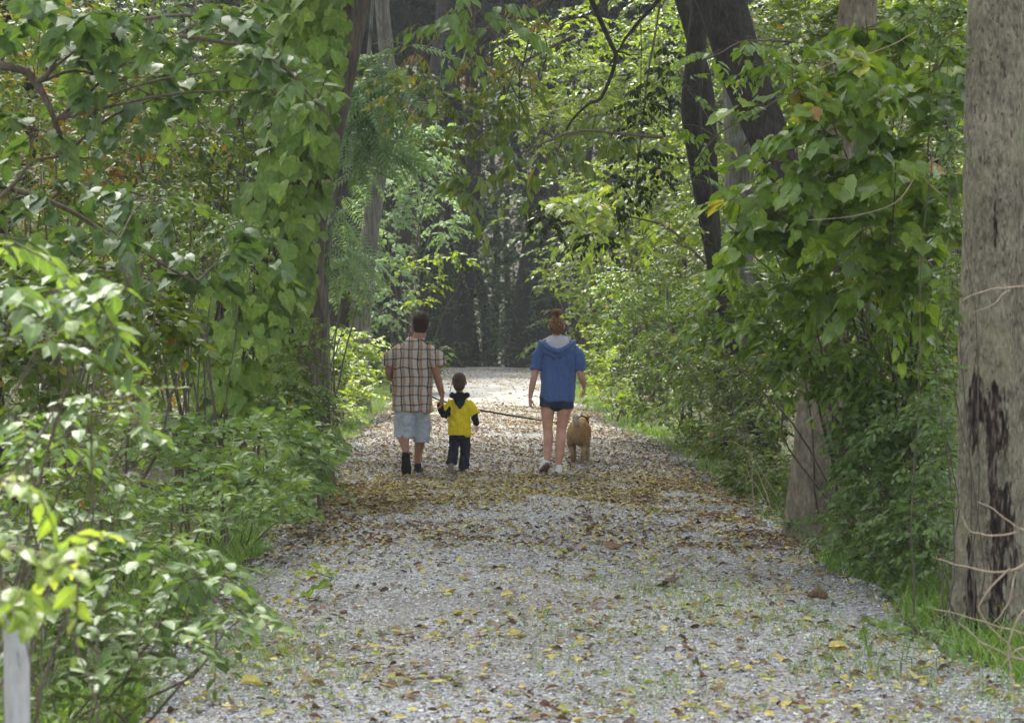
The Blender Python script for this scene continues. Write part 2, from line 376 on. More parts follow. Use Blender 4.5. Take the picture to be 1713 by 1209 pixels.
# soil
m, n, out = newmat('forest_soil')
tc = N(n, 'ShaderNodeTexCoord')
a1 = N(n, 'ShaderNodeTexNoise', Scale=1.2, Detail=6.0); n.links.new(tc.outputs['Object'], a1.inputs[0])
a2 = N(n, 'ShaderNodeTexVoronoi', Scale=22.0); n.links.new(tc.outputs['Object'], a2.inputs[0])
c1 = ramp(n, [(.3, (.035, .03, .02)), (.5, (.06, .05, .03)), (.62, (.04, .07, .02)), (.8, (.05, .09, .025))], a1.outputs[0])
c2 = ramp(n, [(0, (.02, .02, .012)), (.5, (.10, .075, .045)), (1, (.16, .12, .06))], a2.outputs['Color'])
mx = N(n, 'ShaderNodeMix', data_type='RGBA'); mx.inputs[0].default_value = .4; n.links.new(c1, mx.inputs[6]); n.links.new(c2, mx.inputs[7])
p = N(n, 'ShaderNodeBsdfPrincipled', Roughness=.95); n.links.new(mx.outputs[2], p.inputs['Base Color'])
b = N(n, 'ShaderNodeBump', Strength=.8, Distance=.05); n.links.new(a2.outputs[0], b.inputs['Height']); n.links.new(b.outputs[0], p.inputs['Normal'])
n.links.new(p.outputs[0], out.inputs[0]); M_SOIL = m
xs = np.unique(np.concatenate([np.linspace(-400, -40, 20), np.linspace(-40, -8, 40), np.linspace(-8, 10, 90), np.linspace(10, 42, 40), np.linspace(42, 400, 20)]))
ys = np.unique(np.concatenate([np.linspace(-200, -5, 20), np.linspace(-5, 60, 220), np.linspace(60, 130, 90), np.linspace(130, 230, 40), np.linspace(230, 900, 20)]))
tag(grid(xs, ys, TZ, 'ground', M_SOIL), kind='structure')

# gravel path sheet
m, n, out = newmat('gravel')
tc = N(n, 'ShaderNodeTexCoord')
wv = N(n, 'ShaderNodeTexNoise', Scale=6.0, Detail=3.0); n.links.new(tc.outputs['Object'], wv.inputs[0])
v1 = N(n, 'ShaderNodeTexVoronoi', Scale=42.0); n.links.new(tc.outputs['Object'], v1.inputs[0])
v2 = N(n, 'ShaderNodeTexVoronoi', Scale=95.0); n.links.new(tc.outputs['Object'], v2.inputs[0])
s1 = N(n, 'ShaderNodeSeparateColor'); n.links.new(v1.outputs['Color'], s1.inputs[0])
s2 = N(n, 'ShaderNodeSeparateColor'); n.links.new(v2.outputs['Color'], s2.inputs[0])
c1 = ramp(n, [(0, (.06, .06, .062)), (.3, (.19, .19, .185)), (.6, (.33, .33, .315)), (.9, (.50, .50, .475)), (1, (.72, .72, .68))], s1.outputs[0])
c2 = ramp(n, [(0, (.13, .125, .12)), (.6, (.30, .295, .29)), (1, (.50, .49, .48))], s2.outputs[0])
mx = N(n, 'ShaderNodeMix', data_type='RGBA'); n.links.new(s2.outputs[1], mx.inputs[0]); n.links.new(c1, mx.inputs[6]); n.links.new(c2, mx.inputs[7])
# worn earth and litter stains lie in patches on the gravel
n3 = N(n, 'ShaderNodeTexNoise', Scale=.55, Detail=7.0, Roughness=.7); n.links.new(tc.outputs['Object'], n3.inputs[0])
fac = ramp(n, [(.45, (0, 0, 0)), (.68, (.75, .75, .75))], n3.outputs[0])
m2 = N(n, 'ShaderNodeMix', data_type='RGBA'); n.links.new(fac, m2.inputs[0]); n.links.new(mx.outputs[2], m2.inputs[6]); m2.inputs[7].default_value = (.15, .115, .08, 1)
mp4 = N(n, 'ShaderNodeMapping'); mp4.inputs['Scale'].default_value = (1, .35, 1); n.links.new(tc.outputs['Object'], mp4.inputs[0]); n4 = N(n, 'ShaderNodeTexNoise', Scale=1.1, Detail=5.0, Roughness=.65); n.links.new(mp4.outputs[0], n4.inputs[0])
r4 = N(n, 'ShaderNodeMapRange'); r4.inputs[1].default_value = .3; r4.inputs[2].default_value = .7; r4.inputs[3].default_value = .68; r4.inputs[4].default_value = 1.2; n.links.new(n4.outputs[0], r4.inputs[0])
s4 = N(n, 'ShaderNodeVectorMath', operation='SCALE'); n.links.new(m2.outputs[2], s4.inputs[0]); n.links.new(r4.outputs[0], s4.inputs['Scale'])
p = N(n, 'ShaderNodeBsdfPrincipled', Roughness=.8); n.links.new(s4.outputs[0], p.inputs['Base Color']); p.inputs['Specular IOR Level'].default_value = .3
b = N(n, 'ShaderNodeBump', Strength=1.0, Distance=.012); b.invert = True; n.links.new(v1.outputs['Distance'], b.inputs['Height'])
b2 = N(n, 'ShaderNodeBump', Strength=.7, Distance=.006); b2.invert = True; n.links.new(v2.outputs['Distance'], b2.inputs['Height']); n.links.new(b.outputs[0], b2.inputs['Normal'])
n.links.new(b2.outputs[0], p.inputs['Normal']); n.links.new(p.outputs[0], out.inputs[0]); M_GRAVEL = m
def path_z(x, y):
    u = (x-edge_l(y))/(edge_r(y)-edge_l(y))
    zc = .035*np.sin(np.pi*np.clip(u, 0, 1))+.012*np.sin(x*2.1+y*.9)+.012*np.sin(y*.75+1)+.008*np.sin(x*5+y*3.3)
    fall = np.minimum(np.clip(u/.05, -1, 1), np.clip((1-u)/.05, -1, 1))
    return zc-.07*(1-np.clip(fall, 0, 1))**2 - 3.0*sstep((y-CREST)/30)
ys = np.unique(np.concatenate([np.linspace(2, 30, 280), np.linspace(30, 100, 150)]))
us = np.linspace(-.02, 1.02, 70)
Y, U = np.meshgrid(ys, us, indexing='ij'); L0, R0 = edge_l(Y), edge_r(Y); X = L0+U*(R0-L0)
Z = path_z(X.ravel(), Y.ravel()); nx = len(us)
i = np.arange(len(ys)-1)[:, None]*nx+np.arange(nx-1)[None]
tag(mesh_obj('path', np.stack([X.ravel(), Y.ravel(), Z], 1), [np.stack([i, i+1, i+nx+1, i+nx], -1).reshape(-1, 4)], M_GRAVEL, None, True), kind='structure')

# loose stones
m, n, out = newmat('loose_stone')
a = N(n, 'ShaderNodeAttribute', attribute_name='rnd')
c = ramp(n, [(0, (.05, .05, .052)), (.25, (.18, .18, .178)), (.5, (.32, .32, .312)), (.75, (.46, .46, .44)), (.92, (.58, .58, .57)), (.97, (.32, .25, .18)), (1, (.85, .85, .83))], a.outputs['Fac'])
p = N(n, 'ShaderNodeBsdfPrincipled', Roughness=.65); p.inputs['Specular IOR Level'].default_value = .4
n.links.new(c, p.inputs['Base Color']); n.links.new(p.outputs[0], out.inputs[0]); M_STONE = m
_oct = (np.array([(1,0,0),(-1,0,0),(0,1,0),(0,-1,0),(0,0,1),(0,0,-1)], float), np.array([(0,2,4),(2,1,4),(1,3,4),(3,0,4)]))
def stones(rng, x, y, size, name):
    k = len(x); V, Fc = _oct
    sc = np.stack([rng.uniform(.6, 1.3, k), rng.uniform(.5, 1.1, k), rng.uniform(.25, .8, k)], 1)*size[:, None]*.5
    P = V[None]*sc[:, None]; P = P+rng.normal(0, .16, P.shape)*size[:, None, None]*.5
    a = rng.uniform(0, 6.28, k); c, s = np.cos(a)[:, None], np.sin(a)[:, None]
    Xr = P[..., 0]*c-P[..., 1]*s; Yr = P[..., 0]*s+P[..., 1]*c
    z = np.where((x > edge_l(y)) & (x < edge_r(y)), path_z(x, y), TZ(x, y))
    V2 = np.stack([Xr+x[:, None], Yr+y[:, None], P[..., 2]+z[:, None]+.1*size[:, None]], -1).reshape(-1, 3)
    f = (np.arange(k)[:, None, None]*6+Fc[None]).reshape(-1, 3)
    return tag(mesh_obj(name, V2, [f], M_STONE, None, False, {'rnd': np.repeat(rng.random(k), 6)}), 'loose grey stones lying over the gravel trail', 'gravel', kind='stuff')
rng = np.random.default_rng(5)
k = 90000
y = 8.5+rng.random(k)**1.55*26; u = rng.random(k); x = edge_l(y)+u*(edge_r(y)-edge_l(y))
sz = rng.uniform(.008, .026, k)*(1+.25*(y > 16))+.012*(rng.random(k) > .96)
k2 = 22000                                             # coarser stones along both shoulders
y2 = 8.5+rng.random(k2)**1.3*38; sd = rng.random(k2) < .5; off = np.abs(rng.normal(0, .16, k2))
x2 = np.where(sd, edge_l(y2)-off*.7+.12, edge_r(y2)+off*.9-.12)
s2 = rng.uniform(.02, .05, k2)
stones(rng, np.concatenate([x, x2]), np.concatenate([y, y2]), np.concatenate([sz, s2]), 'gravel')

# fallen leaves and litter
lb = LB()
def litter(y, u, size, tm, r, lift=.006, thr=0):
    x = edge_l(y)+u*(edge_r(y)-edge_l(y))
    f = np.array([mnoise.noise(Vector((a_*1.1, b_*.8, 3.3)))+.7*mnoise.noise(Vector((a_*3.1, b_*2.2, 1.3))) for a_, b_ in zip(x, y)])
    ed = np.exp(-np.minimum(np.abs(u), np.abs(1-u))/.06)
    ok = f+.9*ed+rng.normal(0, .28, len(x)) > thr+0*x          # leaves gather in drifts and along both edges
    x, y, u, size = x[ok], y[ok], u[ok], size[ok]; r = r[ok]; k = len(y)
    z = np.where((u > 0) & (u < 1), path_z(x, y), TZ(x, y))
    a = rng.uniform(0, 6.28, k); H = np.stack([np.cos(a), np.sin(a), rng.normal(0, .12, k)], 1)
    Nn = UP+rng.normal(0, .28, (k, 3))
    lb.leaves(tm, np.stack([x, y, z+lift+size*.12], 1), H, Nn, size, rng, r, curl=1.4)
k = 6500; y = 8.6+rng.random(k)**1.2*13; litter(y, rng.uniform(-.04, 1.06, k), rng.uniform(.025, .08, k), OVATE, np.clip(rng.random(k)*1.15, 0, 1), thr=-.15)
k = 20000; y = 8.6+rng.random(k)*16; litter(y, rng.uniform(-.04, 1.06, k), rng.uniform(.012, .035, k), RHOMB, np.clip(rng.random(k)*1.25, 0, 1), thr=-.15)
# the carpet of leaves under the trees ahead: yellow where it starts, browner further on
k = 7500; y = rng.normal(23.0, 1.3, k); litter(y, rng.uniform(-.03, 1.03, k), rng.uniform(.025, .07, k), RHOMB, np.clip(rng.normal(.75, .2, k), 0, 1), thr=-.45)
k = 30000; y = rng.uniform(21.5, 43, k); litter(y, rng.uniform(-.03, 1.03, k), rng.uniform(.025, .07, k), RHOMB, np.clip(rng.normal(.32, .26, k), 0, 1), thr=-.4)
k = 8000; y = rng.uniform(17, 24, k); litter(y, np.where(rng.random(k) < .5, rng.beta(1, 4, k), rng.beta(4, 1, k)), rng.uniform(.03, .08, k), RHOMB, np.clip(rng.normal(.3, .25, k), 0, 1))
k = 1500; y = rng.uniform(45, 57, k); litter(y, rng.uniform(-.03, 1.03, k), rng.uniform(.04, .10, k), RHOMB, np.clip(rng.normal(.6, .2, k), 0, 1))
k = 1500; y = rng.uniform(40, 45, k); litter(y, rng.uniform(-.03, 1.03, k), rng.uniform(.04, .10, k), RHOMB, np.clip(rng.normal(.6, .2, k), 0, 1))
k = 3400; y = rng.uniform(56, 73, k); litter(y, rng.uniform(-.03, 1.03, k), rng.uniform(.04, .10, k), RHOMB, np.clip(rng.normal(.55, .22, k), 0, 1))
tag(lb.build('fallen_leaves', ML['fallen']), 'yellow and brown fallen leaves scattered over the gravel trail', 'fallen leaves', kind='stuff')

# larger fallen leaves one can point to
def big_leaf(px, py, size, tm, mat, label, a, r, curl=2.0):
    g = G(px, py); z = float(path_z(np.array([g[0]]), np.array([g[1]]))[0])+.02
    l2 = LB(); l2.leaves(tm, np.array([[0, 0, 0.]]), np.array([[math.cos(a), math.sin(a), .15]]), np.array([[.1, -.35, 1]]), size, rng, np.array([r]), curl)
    o = l2.build('fallen_leaf', mat); o.location = (g[0], g[1], z); tag(o, label, 'fallen leaf')
big_leaf(400, 1158, .14, OVATE, ML['fallen'], 'large bright yellow leaf lying flat near the left edge of the trail', .1, .85)
big_leaf(1012, 925, .15, MAPLE, ML['fallen'], 'curled rusty brown leaf alone on grey gravel at mid trail', .3, .3, 3)
big_leaf(745, 1000, .12, LOBED, ML['fallen'], 'olive yellow leaf standing up from the gravel left of centre', 1.2, .8, 3)
big_leaf(855, 1072, .13, MAPLE, ML['fallen'], 'crumpled golden leaf on the gravel below the centre of the trail', .6, .75, 3)
big_leaf(1385, 1092, .13, OVATE, ML['fallen'], 'long yellow leaf lying on gravel at the right of the trail', .15, .8)
big_leaf(1130, 985, .18, MAPLE, ML['fallen'], 'dark brown crumpled leaf on the right half of the gravel', 2.6, .06, 3)
big_leaf(1530, 1150, .14, MAPLE, ML['fallen'], 'mustard yellow leaf near the lower right corner of the trail', 1.0, .78, 2)

# grass: shoulders, tufts on the gravel, verge on both sides
lb = LB()
def grass(x, y, size, n_per, r0=0, r1=1):
    k = len(x)
    for q in range(n_per):
        xx = x+rng.normal(0, .03, k); yy = y+rng.normal(0, .04, k)
        z = np.where((xx > edge_l(yy)) & (xx < edge_r(yy)), path_z(xx, yy), TZ(xx, yy))
        a = rng.uniform(0, 6.28, k); H = np.stack([np.cos(a)*.5, np.sin(a)*.5, rng.uniform(.5, 1.3, k)], 1)
        Nn = np.stack([np.cos(a), np.sin(a), .2*np.ones(k)], 1)*-1
        lb.leaves(BLADE, np.stack([xx, yy, z], 1), H, Nn, size*rng.uniform(.5, 1.2, k), rng, rng.uniform(r0, r1, k), .5)
k = 2600; y = rng.uniform(8.5, 60, k); o_ = np.abs(rng.normal(0, .5, k))+.05; sd = rng.random(k) < .5
grass(np.where(sd, edge_l(y)-o_, edge_r(y)+o_), y, .13, 5)
k = 3500; y = rng.uniform(15, 60, k); o_ = rng.uniform(.2, 2.0, k); sd = rng.random(k) < .45
grass(np.where(sd, edge_l(y)-o_, edge_r(y)+o_), y, .2, 5)
k = 900; y = rng.uniform(13.5, 19, k); grass(edge_l(y)-rng.uniform(.15, 1.6, k), y, .2, 6)
k = 900; y = rng.uniform(11, 17, k); grass(edge_r(y)+rng.uniform(-.1, 1.3, k), y, .2, 6)
k = 700; y = rng.uniform(8.3, 11, k); grass(edge_l(y)-rng.uniform(.05, 1.2, k), y, .3, 6)
# sparse tufts growing through the gravel, in drifts
cx = [(1.9, 14.2), (2.2, 12.8), (1.5, 13.5), (2.5, 12.0), (2.0, 11.2), (2.7, 11.0), (-.9, 12.7), (-1.0, 11.6), (-.75, 10.9), (-1.15, 12.1), (2.9, 10.2), (1.2, 15), (2.3, 9.6), (.6, 12.6), (.9,10.8)]
for (gx, gy) in cx:
    k = 120; grass(gx+rng.normal(0, .28, k), gy+rng.normal(0, .5, k), .07, 4)
k = 500; y = rng.uniform(9, 18, k); uu = rng.random(k); grass(edge_l(y)+uu*(edge_r(y)-edge_l(y)), y, .035, 3)
tag(lb.build('grass', ML['grass']), 'short green grass on both verges and in tufts on the gravel', 'grass', kind='stuff')

# low leafy ground cover on both banks
lb = LB()
def cover(k, yr, orr, side, size, tm, h, r=(0, 1)):
    y = rng.uniform(*yr, k); o_ = rng.uniform(*orr, k); x = edge_l(y)-o_ if side < 0 else edge_r(y)+o_
    z = TZ(x, y)
    P = np.stack([x, y, z+rng.random(k)**1.5*h], 1); a = rng.uniform(0, 6.28, k)
    lb.leaves(tm, P, np.stack([np.cos(a), np.sin(a), rng.normal(-.1, .25, k)], 1), UP+rng.normal(0, .4, (k, 3)), size*rng.uniform(.6, 1.3, k), rng, rng.uniform(*r, k))
cover(9000, (9, 24), (.5, 6), -1, .07, OVATE, .35); cover(9000, (10, 26), (.35, 6), 1, .06, OVATE, .3)
cover(14000, (22, 60), (.4, 9), -1, .09, RHOMB, .4); cover(14000, (24, 60), (.4, 9), 1, .08, RHOMB, .4)
cover(12000, (58, 100), (.1, 16), -1, .2, RHOMB, .5); cover(12000, (58, 100), (.1, 16), 1, .2, RHOMB, .5)
tag(lb.build('ground_cover', ML['mid']), 'low mixed green weeds covering the banks beside the trail', 'ground cover', kind='stuff')
# ------------------------------------------------------------------ trees
def trunk_mesh(name, ctrl, rads, mat, parent, origin, seed, sides=40, n=120, rough=.05, flute=.06, flare=1.35):
    """tapered, fluted trunk through control points"""
    rng = np.random.default_rng(seed)
    P = curve_pts(ctrl, n); t = np.linspace(0, 1, n)
    R = np.interp(t, np.linspace(0, 1, len(rads)), rads)
    h = np.linalg.norm(P-P[0], axis=1); R = R*(1+(flare-1)*np.exp(-h/.35))
    T = nrm(np.gradient(P, axis=0)); A = nrm(np.cross(T, np.array([0, 1., 0.03]))); B = np.cross(T, A)
    a = np.arange(sides)/sides*2*math.pi
    ph = rng.uniform(0, 6.28, 4)
    fl = flute*(np.sin(a*3+ph[0])*.5+np.sin(a*5+ph[1])*.35+np.sin(a*8+ph[2])*.2)[None]*(1+1.6*np.exp(-h/.4))[:, None]
    V = np.zeros((n, sides, 3)); RR = R[:, None]*(1+fl)
    dirs = A[:, None]*np.cos(a)[None, :, None]+B[:, None]*np.sin(a)[None, :, None]
    nz = np.array([[mnoise.fractal(Vector((math.cos(x)*R[i]*16, math.sin(x)*R[i]*16, h[i]*2.2+seed)), 1., 2., 3) for x in a] for i in range(n)])
    n2 = np.array([[mnoise.noise(Vector((math.cos(x)*R[i]*4, math.sin(x)*R[i]*4, h[i]*1.1+seed))) for x in a] for i in range(n)])
    V = P[:, None]+dirs*(RR*(1+rough*nz+rough*1.3*n2))[..., None]
    i = np.arange(n-1)[:, None]*sides; j = np.arange(sides)[None]; k = (j+1) % sides
    f = np.stack([i+j, i+k, i+sides+k, i+sides+j], -1).reshape(-1, 4)
    return mesh_obj(name, V.reshape(-1, 3)-origin, [f], mat, parent, True)
def tree(name, label, px_path, d, base_py, rads, mat, seed, crown=None, crown_mat='mid', group=None, top=11., crown_leaf=.26, bough=6, sides=32, n=90, dd=0, **kw):
    """px_path: photo pixels up the trunk; the trunk carries on above the frame and bears an unseen crown there, placed to block the sun"""
    rng = np.random.default_rng(seed)
    g = W(px_path[0][0], px_path[0][1], d); g[2] = float(terrain_z(g[0], g[1]))-.08
    pts = [g]+[W(px, py, d+dd*i/len(px_path)) for i, (px, py) in enumerate(px_path[1:])]
    last = pts[-1]; dirn = nrm(pts[-1]-pts[-2])
    extra = [last+dirn*np.array([.6, .6, 1])*(top-last[2])*s for s in (.35, .7, 1.)] if top > last[2] else []
    extra = [e+rng.normal(0, .1, 3) for e in extra]
    e = empty(name, g, label, 'tree', group)
    rr = list(rads)+[rads[-1]*x for x in (.85, .6, .3)][:len(extra)]
    trunk_mesh('trunk', np.array(pts+extra)-0, rr, mat, e, g, seed, sides, n, **kw)
    if crown:  # crown masses out of view, placed for the shade they cast
        lb, mb = LB(), MB()
        for (x, y, z, rx, ry, rz) in crown:
            C = np.array([x, y, z]); M = max(10, int(rx*ry*24*CROWN_SHADE))
            q, dv = in_ball(rng, M, .2)
            O = C+q*np.array([rx, ry, rz]); D = dv+rng.normal(0, .4, (M, 3))*np.array([1, 1, .4])
            sprays(lb, mb, O, D, 1.0, 6, crown_leaf, RHOMB, rng, twig=.008)
            st = (pts+extra)[-2 if extra else -1]
            for q in range(bough):
                tip = O[rng.integers(M)]
                mb.tube(wig(curve_pts([st, st*.6+tip*.4+UP*.5, tip], 12), .1, rng), np.linspace(.07, .015, 12), 6, False)
        lb.build('crown', ML[crown_mat], e, origin=g, wood=mb, wmat=mat)
    return e
CROWN_SHADE = 1.9  # crowns thickened to hold back more sun
# burnt and rotten wounds of the big trunk (they have their own outline on the bark)
def wounds(n, tc, c):
    sep = N(n, 'ShaderNodeSeparateXYZ'); n.links.new(tc.outputs['Object'], sep.inputs[0])
    nz = N(n, 'ShaderNodeTexNoise', Scale=9.0, Detail=6.0); mp = N(n, 'ShaderNodeMapping'); mp.inputs['Scale'].default_value = (1.6, 1, .35)
    n.links.new(tc.outputs['Object'], mp.inputs[0]); n.links.new(mp.outputs[0], nz.inputs[0])
    fk = N(n, 'ShaderNodeTexNoise', Scale=42.0, Detail=3.0); mf = N(n, 'ShaderNodeMapping'); mf.inputs['Scale'].default_value = (1, 1, .45); n.links.new(tc.outputs['Object'], mf.inputs[0]); n.links.new(mf.outputs[0], fk.inputs[0])
    ff = ramp(n, [(.58, (0, 0, 0)), (.66, (.75, .75, .75))], fk.outputs[0]); fx = N(n, 'ShaderNodeMix', data_type='RGBA'); n.links.new(ff, fx.inputs[0]); n.links.new(c, fx.inputs[6]); fx.inputs[7].default_value = (.05, .04, .03, 1)
    lc = N(n, 'ShaderNodeTexNoise', Scale=3.0, Detail=5.0); n.links.new(tc.outputs['Object'], lc.inputs[0]); lf = ramp(n, [(.52, (0, 0, 0)), (.66, (.4, .4, .4))], lc.outputs[0])
    fl_ = N(n, 'ShaderNodeMix', data_type='RGBA'); n.links.new(lf, fl_.inputs[0]); n.links.new(fx.outputs[2], fl_.inputs[6]); fl_.inputs[7].default_value = (.30, .30, .17, 1)   # faint lichen
    hi = N(n, 'ShaderNodeTexNoise', Scale=32.0, Detail=5.0); n.links.new(mp.outputs[0], hi.inputs[0])
    hs = N(n, 'ShaderNodeMath', operation='MULTIPLY_ADD'); hs.inputs[1].default_value = .45; n.links.new(hi.outputs[0], hs.inputs[0]); n.links.new(nz.outputs[0], hs.inputs[2])
    hh = N(n, 'ShaderNodeMath', operation='SUBTRACT'); hh.inputs[1].default_value = .225; n.links.new(hs.outputs[0], hh.inputs[0])
    cur = fl_.outputs[2]
    for (x0, z0, rx, rz) in WOUNDS:
        dx = N(n, 'ShaderNodeMath', operation='SUBTRACT'); dx.inputs[1].default_value = x0; n.links.new(sep.outputs[0], dx.inputs[0])
        dz = N(n, 'ShaderNodeMath', operation='SUBTRACT'); dz.inputs[1].default_value = z0; n.links.new(sep.outputs[2], dz.inputs[0])
        qx = N(n, 'ShaderNodeMath', operation='DIVIDE'); qx.inputs[1].default_value = rx; n.links.new(dx.outputs[0], qx.inputs[0])
        qz = N(n, 'ShaderNodeMath', operation='DIVIDE'); qz.inputs[1].default_value = rz; n.links.new(dz.outputs[0], qz.inputs[0])
        x2 = N(n, 'ShaderNodeMath', operation='MULTIPLY'); n.links.new(qx.outputs[0], x2.inputs[0]); n.links.new(qx.outputs[0], x2.inputs[1])
        z2 = N(n, 'ShaderNodeMath', operation='MULTIPLY_ADD'); n.links.new(qz.outputs[0], z2.inputs[0]); n.links.new(qz.outputs[0], z2.inputs[1]); n.links.new(x2.outputs[0], z2.inputs[2])
        nn = N(n, 'ShaderNodeMath', operation='MULTIPLY_ADD'); nn.inputs[1].default_value = 6.5; n.links.new(hh.outputs[0], nn.inputs[0]); n.links.new(z2.outputs[0], nn.inputs[2])
        sb = N(n, 'ShaderNodeMath', operation='SUBTRACT'); sb.inputs[1].default_value = 3.2; n.links.new(nn.outputs[0], sb.inputs[0])
        inside = ramp(n, [(.45, (1, 1, 1)), (1.0, (0, 0, 0))], sb.outputs[0])
        fr = N(n, 'ShaderNodeMath', operation='GREATER_THAN'); fr.inputs[1].default_value = .02
        neg = N(n, 'ShaderNodeMath', operation='MULTIPLY'); neg.inputs[1].default_value = -1; n.links.new(sep.outputs[1], neg.inputs[0]); n.links.new(neg.outputs[0], fr.inputs[0])
        mm = N(n, 'ShaderNodeMath', operation='MULTIPLY'); n.links.new(inside, mm.inputs[0]); n.links.new(fr.outputs[0], mm.inputs[1])
        wc = ramp(n, [(.38, (.012, .010, .009)), (.48, (.04, .026, .02)), (.56, (.09, .065, .05)), (.66, (.20, .155, .12))], hi.outputs[0])
        mx = N(n, 'ShaderNodeMix', data_type='RGBA'); n.links.new(mm.outputs[0], mx.inputs[0]); n.links.new(cur, mx.inputs[6]); n.links.new(wc, mx.inputs[7]); cur = mx.outputs[2]
    return cur
s13 = F/13.4                                            # px per metre at the big trunk
_b = W(1662, 1040, 13.4)
def wl(px, py): return ((px-1662)/s13, (1040-py)/s13)
WOUNDS = [(*wl(1622, 645), .035, .26), (*wl(1650, 655), .035, .20), (*wl(1662, 665), .03, .22), (*wl(1640, 700), .05, .2), (*wl(1645, 800), .035, .25), (*wl(1655, 870), .10, .36), (*wl(1612, 1000), .03, .4), (*wl(1650, 960), .06, .25), (*wl(1650, 330), .012, .20)]
MB_BIG = barkmat('bark_big_tan', (.06, .052, .038), (.32, .28, .20), scale=13, stretch=.45, bump=1.0, extra=wounds)

# big trunk, right foreground
tree('broadleaf_tree', 'big pale tan trunk with black rotten scars at the right edge of the trail', [(1664, 1055), (1662, 950), (1660, 700), (1662, 450), (1665, 200), (1670, -60)], 13.4, 1040,
     [.215, .205, .20, .188, .178, .165], MB_BIG, 1, sides=96, n=420, crown=[(3.2, 16.5, 9.8, 3.6, 4, 1.9), (.3, 16, 10.8, 3, 3.2, 1.5)], rough=.05, flute=.06, flare=1.42)
tree('broadleaf_tree', 'short visible stretch of tan trunk behind leaves at the right edge of the trail', [(1368, 905), (1366, 820), (1372, 700), (1380, 560), (1400, 380), (1425, 150), (1440, -40)], 18.6, 895,
     [.20, .185, .175, .17, .165, .16, .15], barkmat('bark_brown', (.055, .045, .032), (.24, .20, .145), scale=11, stretch=.4), 2, sides=64, n=200, flare=1.6, flute=.09, crown=[(4, 21, 10, 3.5, 4.5, 2), (.8, 21.5, 10.8, 3, 4, 1.6)])
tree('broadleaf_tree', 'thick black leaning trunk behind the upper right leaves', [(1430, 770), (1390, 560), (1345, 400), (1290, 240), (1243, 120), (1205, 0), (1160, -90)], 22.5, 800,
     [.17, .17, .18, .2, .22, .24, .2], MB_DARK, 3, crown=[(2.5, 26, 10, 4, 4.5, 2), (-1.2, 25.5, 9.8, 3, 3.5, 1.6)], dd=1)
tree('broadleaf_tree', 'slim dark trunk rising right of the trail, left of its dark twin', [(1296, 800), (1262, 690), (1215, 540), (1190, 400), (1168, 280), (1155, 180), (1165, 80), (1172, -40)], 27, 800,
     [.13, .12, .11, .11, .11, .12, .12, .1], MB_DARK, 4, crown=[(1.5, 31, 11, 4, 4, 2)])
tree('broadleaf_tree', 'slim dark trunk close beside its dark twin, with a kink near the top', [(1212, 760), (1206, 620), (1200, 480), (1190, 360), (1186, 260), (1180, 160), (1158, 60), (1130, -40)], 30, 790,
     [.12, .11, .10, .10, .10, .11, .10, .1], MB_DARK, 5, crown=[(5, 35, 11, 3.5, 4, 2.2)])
tree('broadleaf_tree', 'pale grey furrowed trunk seen between dark trunks on the right', [(1238, 770), (1240, 620), (1238, 450), (1235, 330), (1232, 200), (1225, 60), (1222, -50)], 32, 760,
     [.22, .2, .19, .185, .18, .17, .16], MB_GREY, 6, crown=[(2.6, 36.5, 11.5, 4, 3.5, 2.2)])
tree('broadleaf_tree', 'grey trunk carrying the heart-leaved vine on the left', [(522, 850), (520, 700), (517, 560), (512, 430), (530, 300), (560, 170), (592, 0), (600, -60)], 24, 845,
     [.20, .19, .18, .175, .165, .16, .155, .14], barkmat('bark_umber', (.035, .03, .022), (.17, .14, .11), scale=10, stretch=.15), 7, sides=48, n=160, crown=[(-3.2, 24, 10, 4.2, 5, 2), (-2.8, 17.5, 9.8, 3.2, 3.6, 1.6)])
tree('broadleaf_tree', 'tall hazy grey trunk beyond the vine tree on the left', [(598, 620), (604, 520), (618, 400), (634, 280), (650, 150), (640, 20), (636, -40)], 42, 640,
     [.21, .19, .165, .155, .14, .13, .12], barkmat('bark_ash', (.05, .046, .04), (.22, .205, .18), scale=9, stretch=.14, bump=.9), 8, crown=[(-1.8, 34.5, 11.8, 4, 4, 2)])
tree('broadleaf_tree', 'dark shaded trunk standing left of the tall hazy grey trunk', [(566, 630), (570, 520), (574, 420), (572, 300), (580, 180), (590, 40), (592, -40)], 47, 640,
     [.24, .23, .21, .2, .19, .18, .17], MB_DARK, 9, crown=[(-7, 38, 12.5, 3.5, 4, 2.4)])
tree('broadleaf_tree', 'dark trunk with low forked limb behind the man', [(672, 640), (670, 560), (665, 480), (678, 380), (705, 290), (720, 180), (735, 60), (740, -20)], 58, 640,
     [.30, .27, .25, .2, .17, .15, .14, .12], MB_DARK, 10, crown=[(-5, 66, 14, 4.5, 4.5, 2.5)])
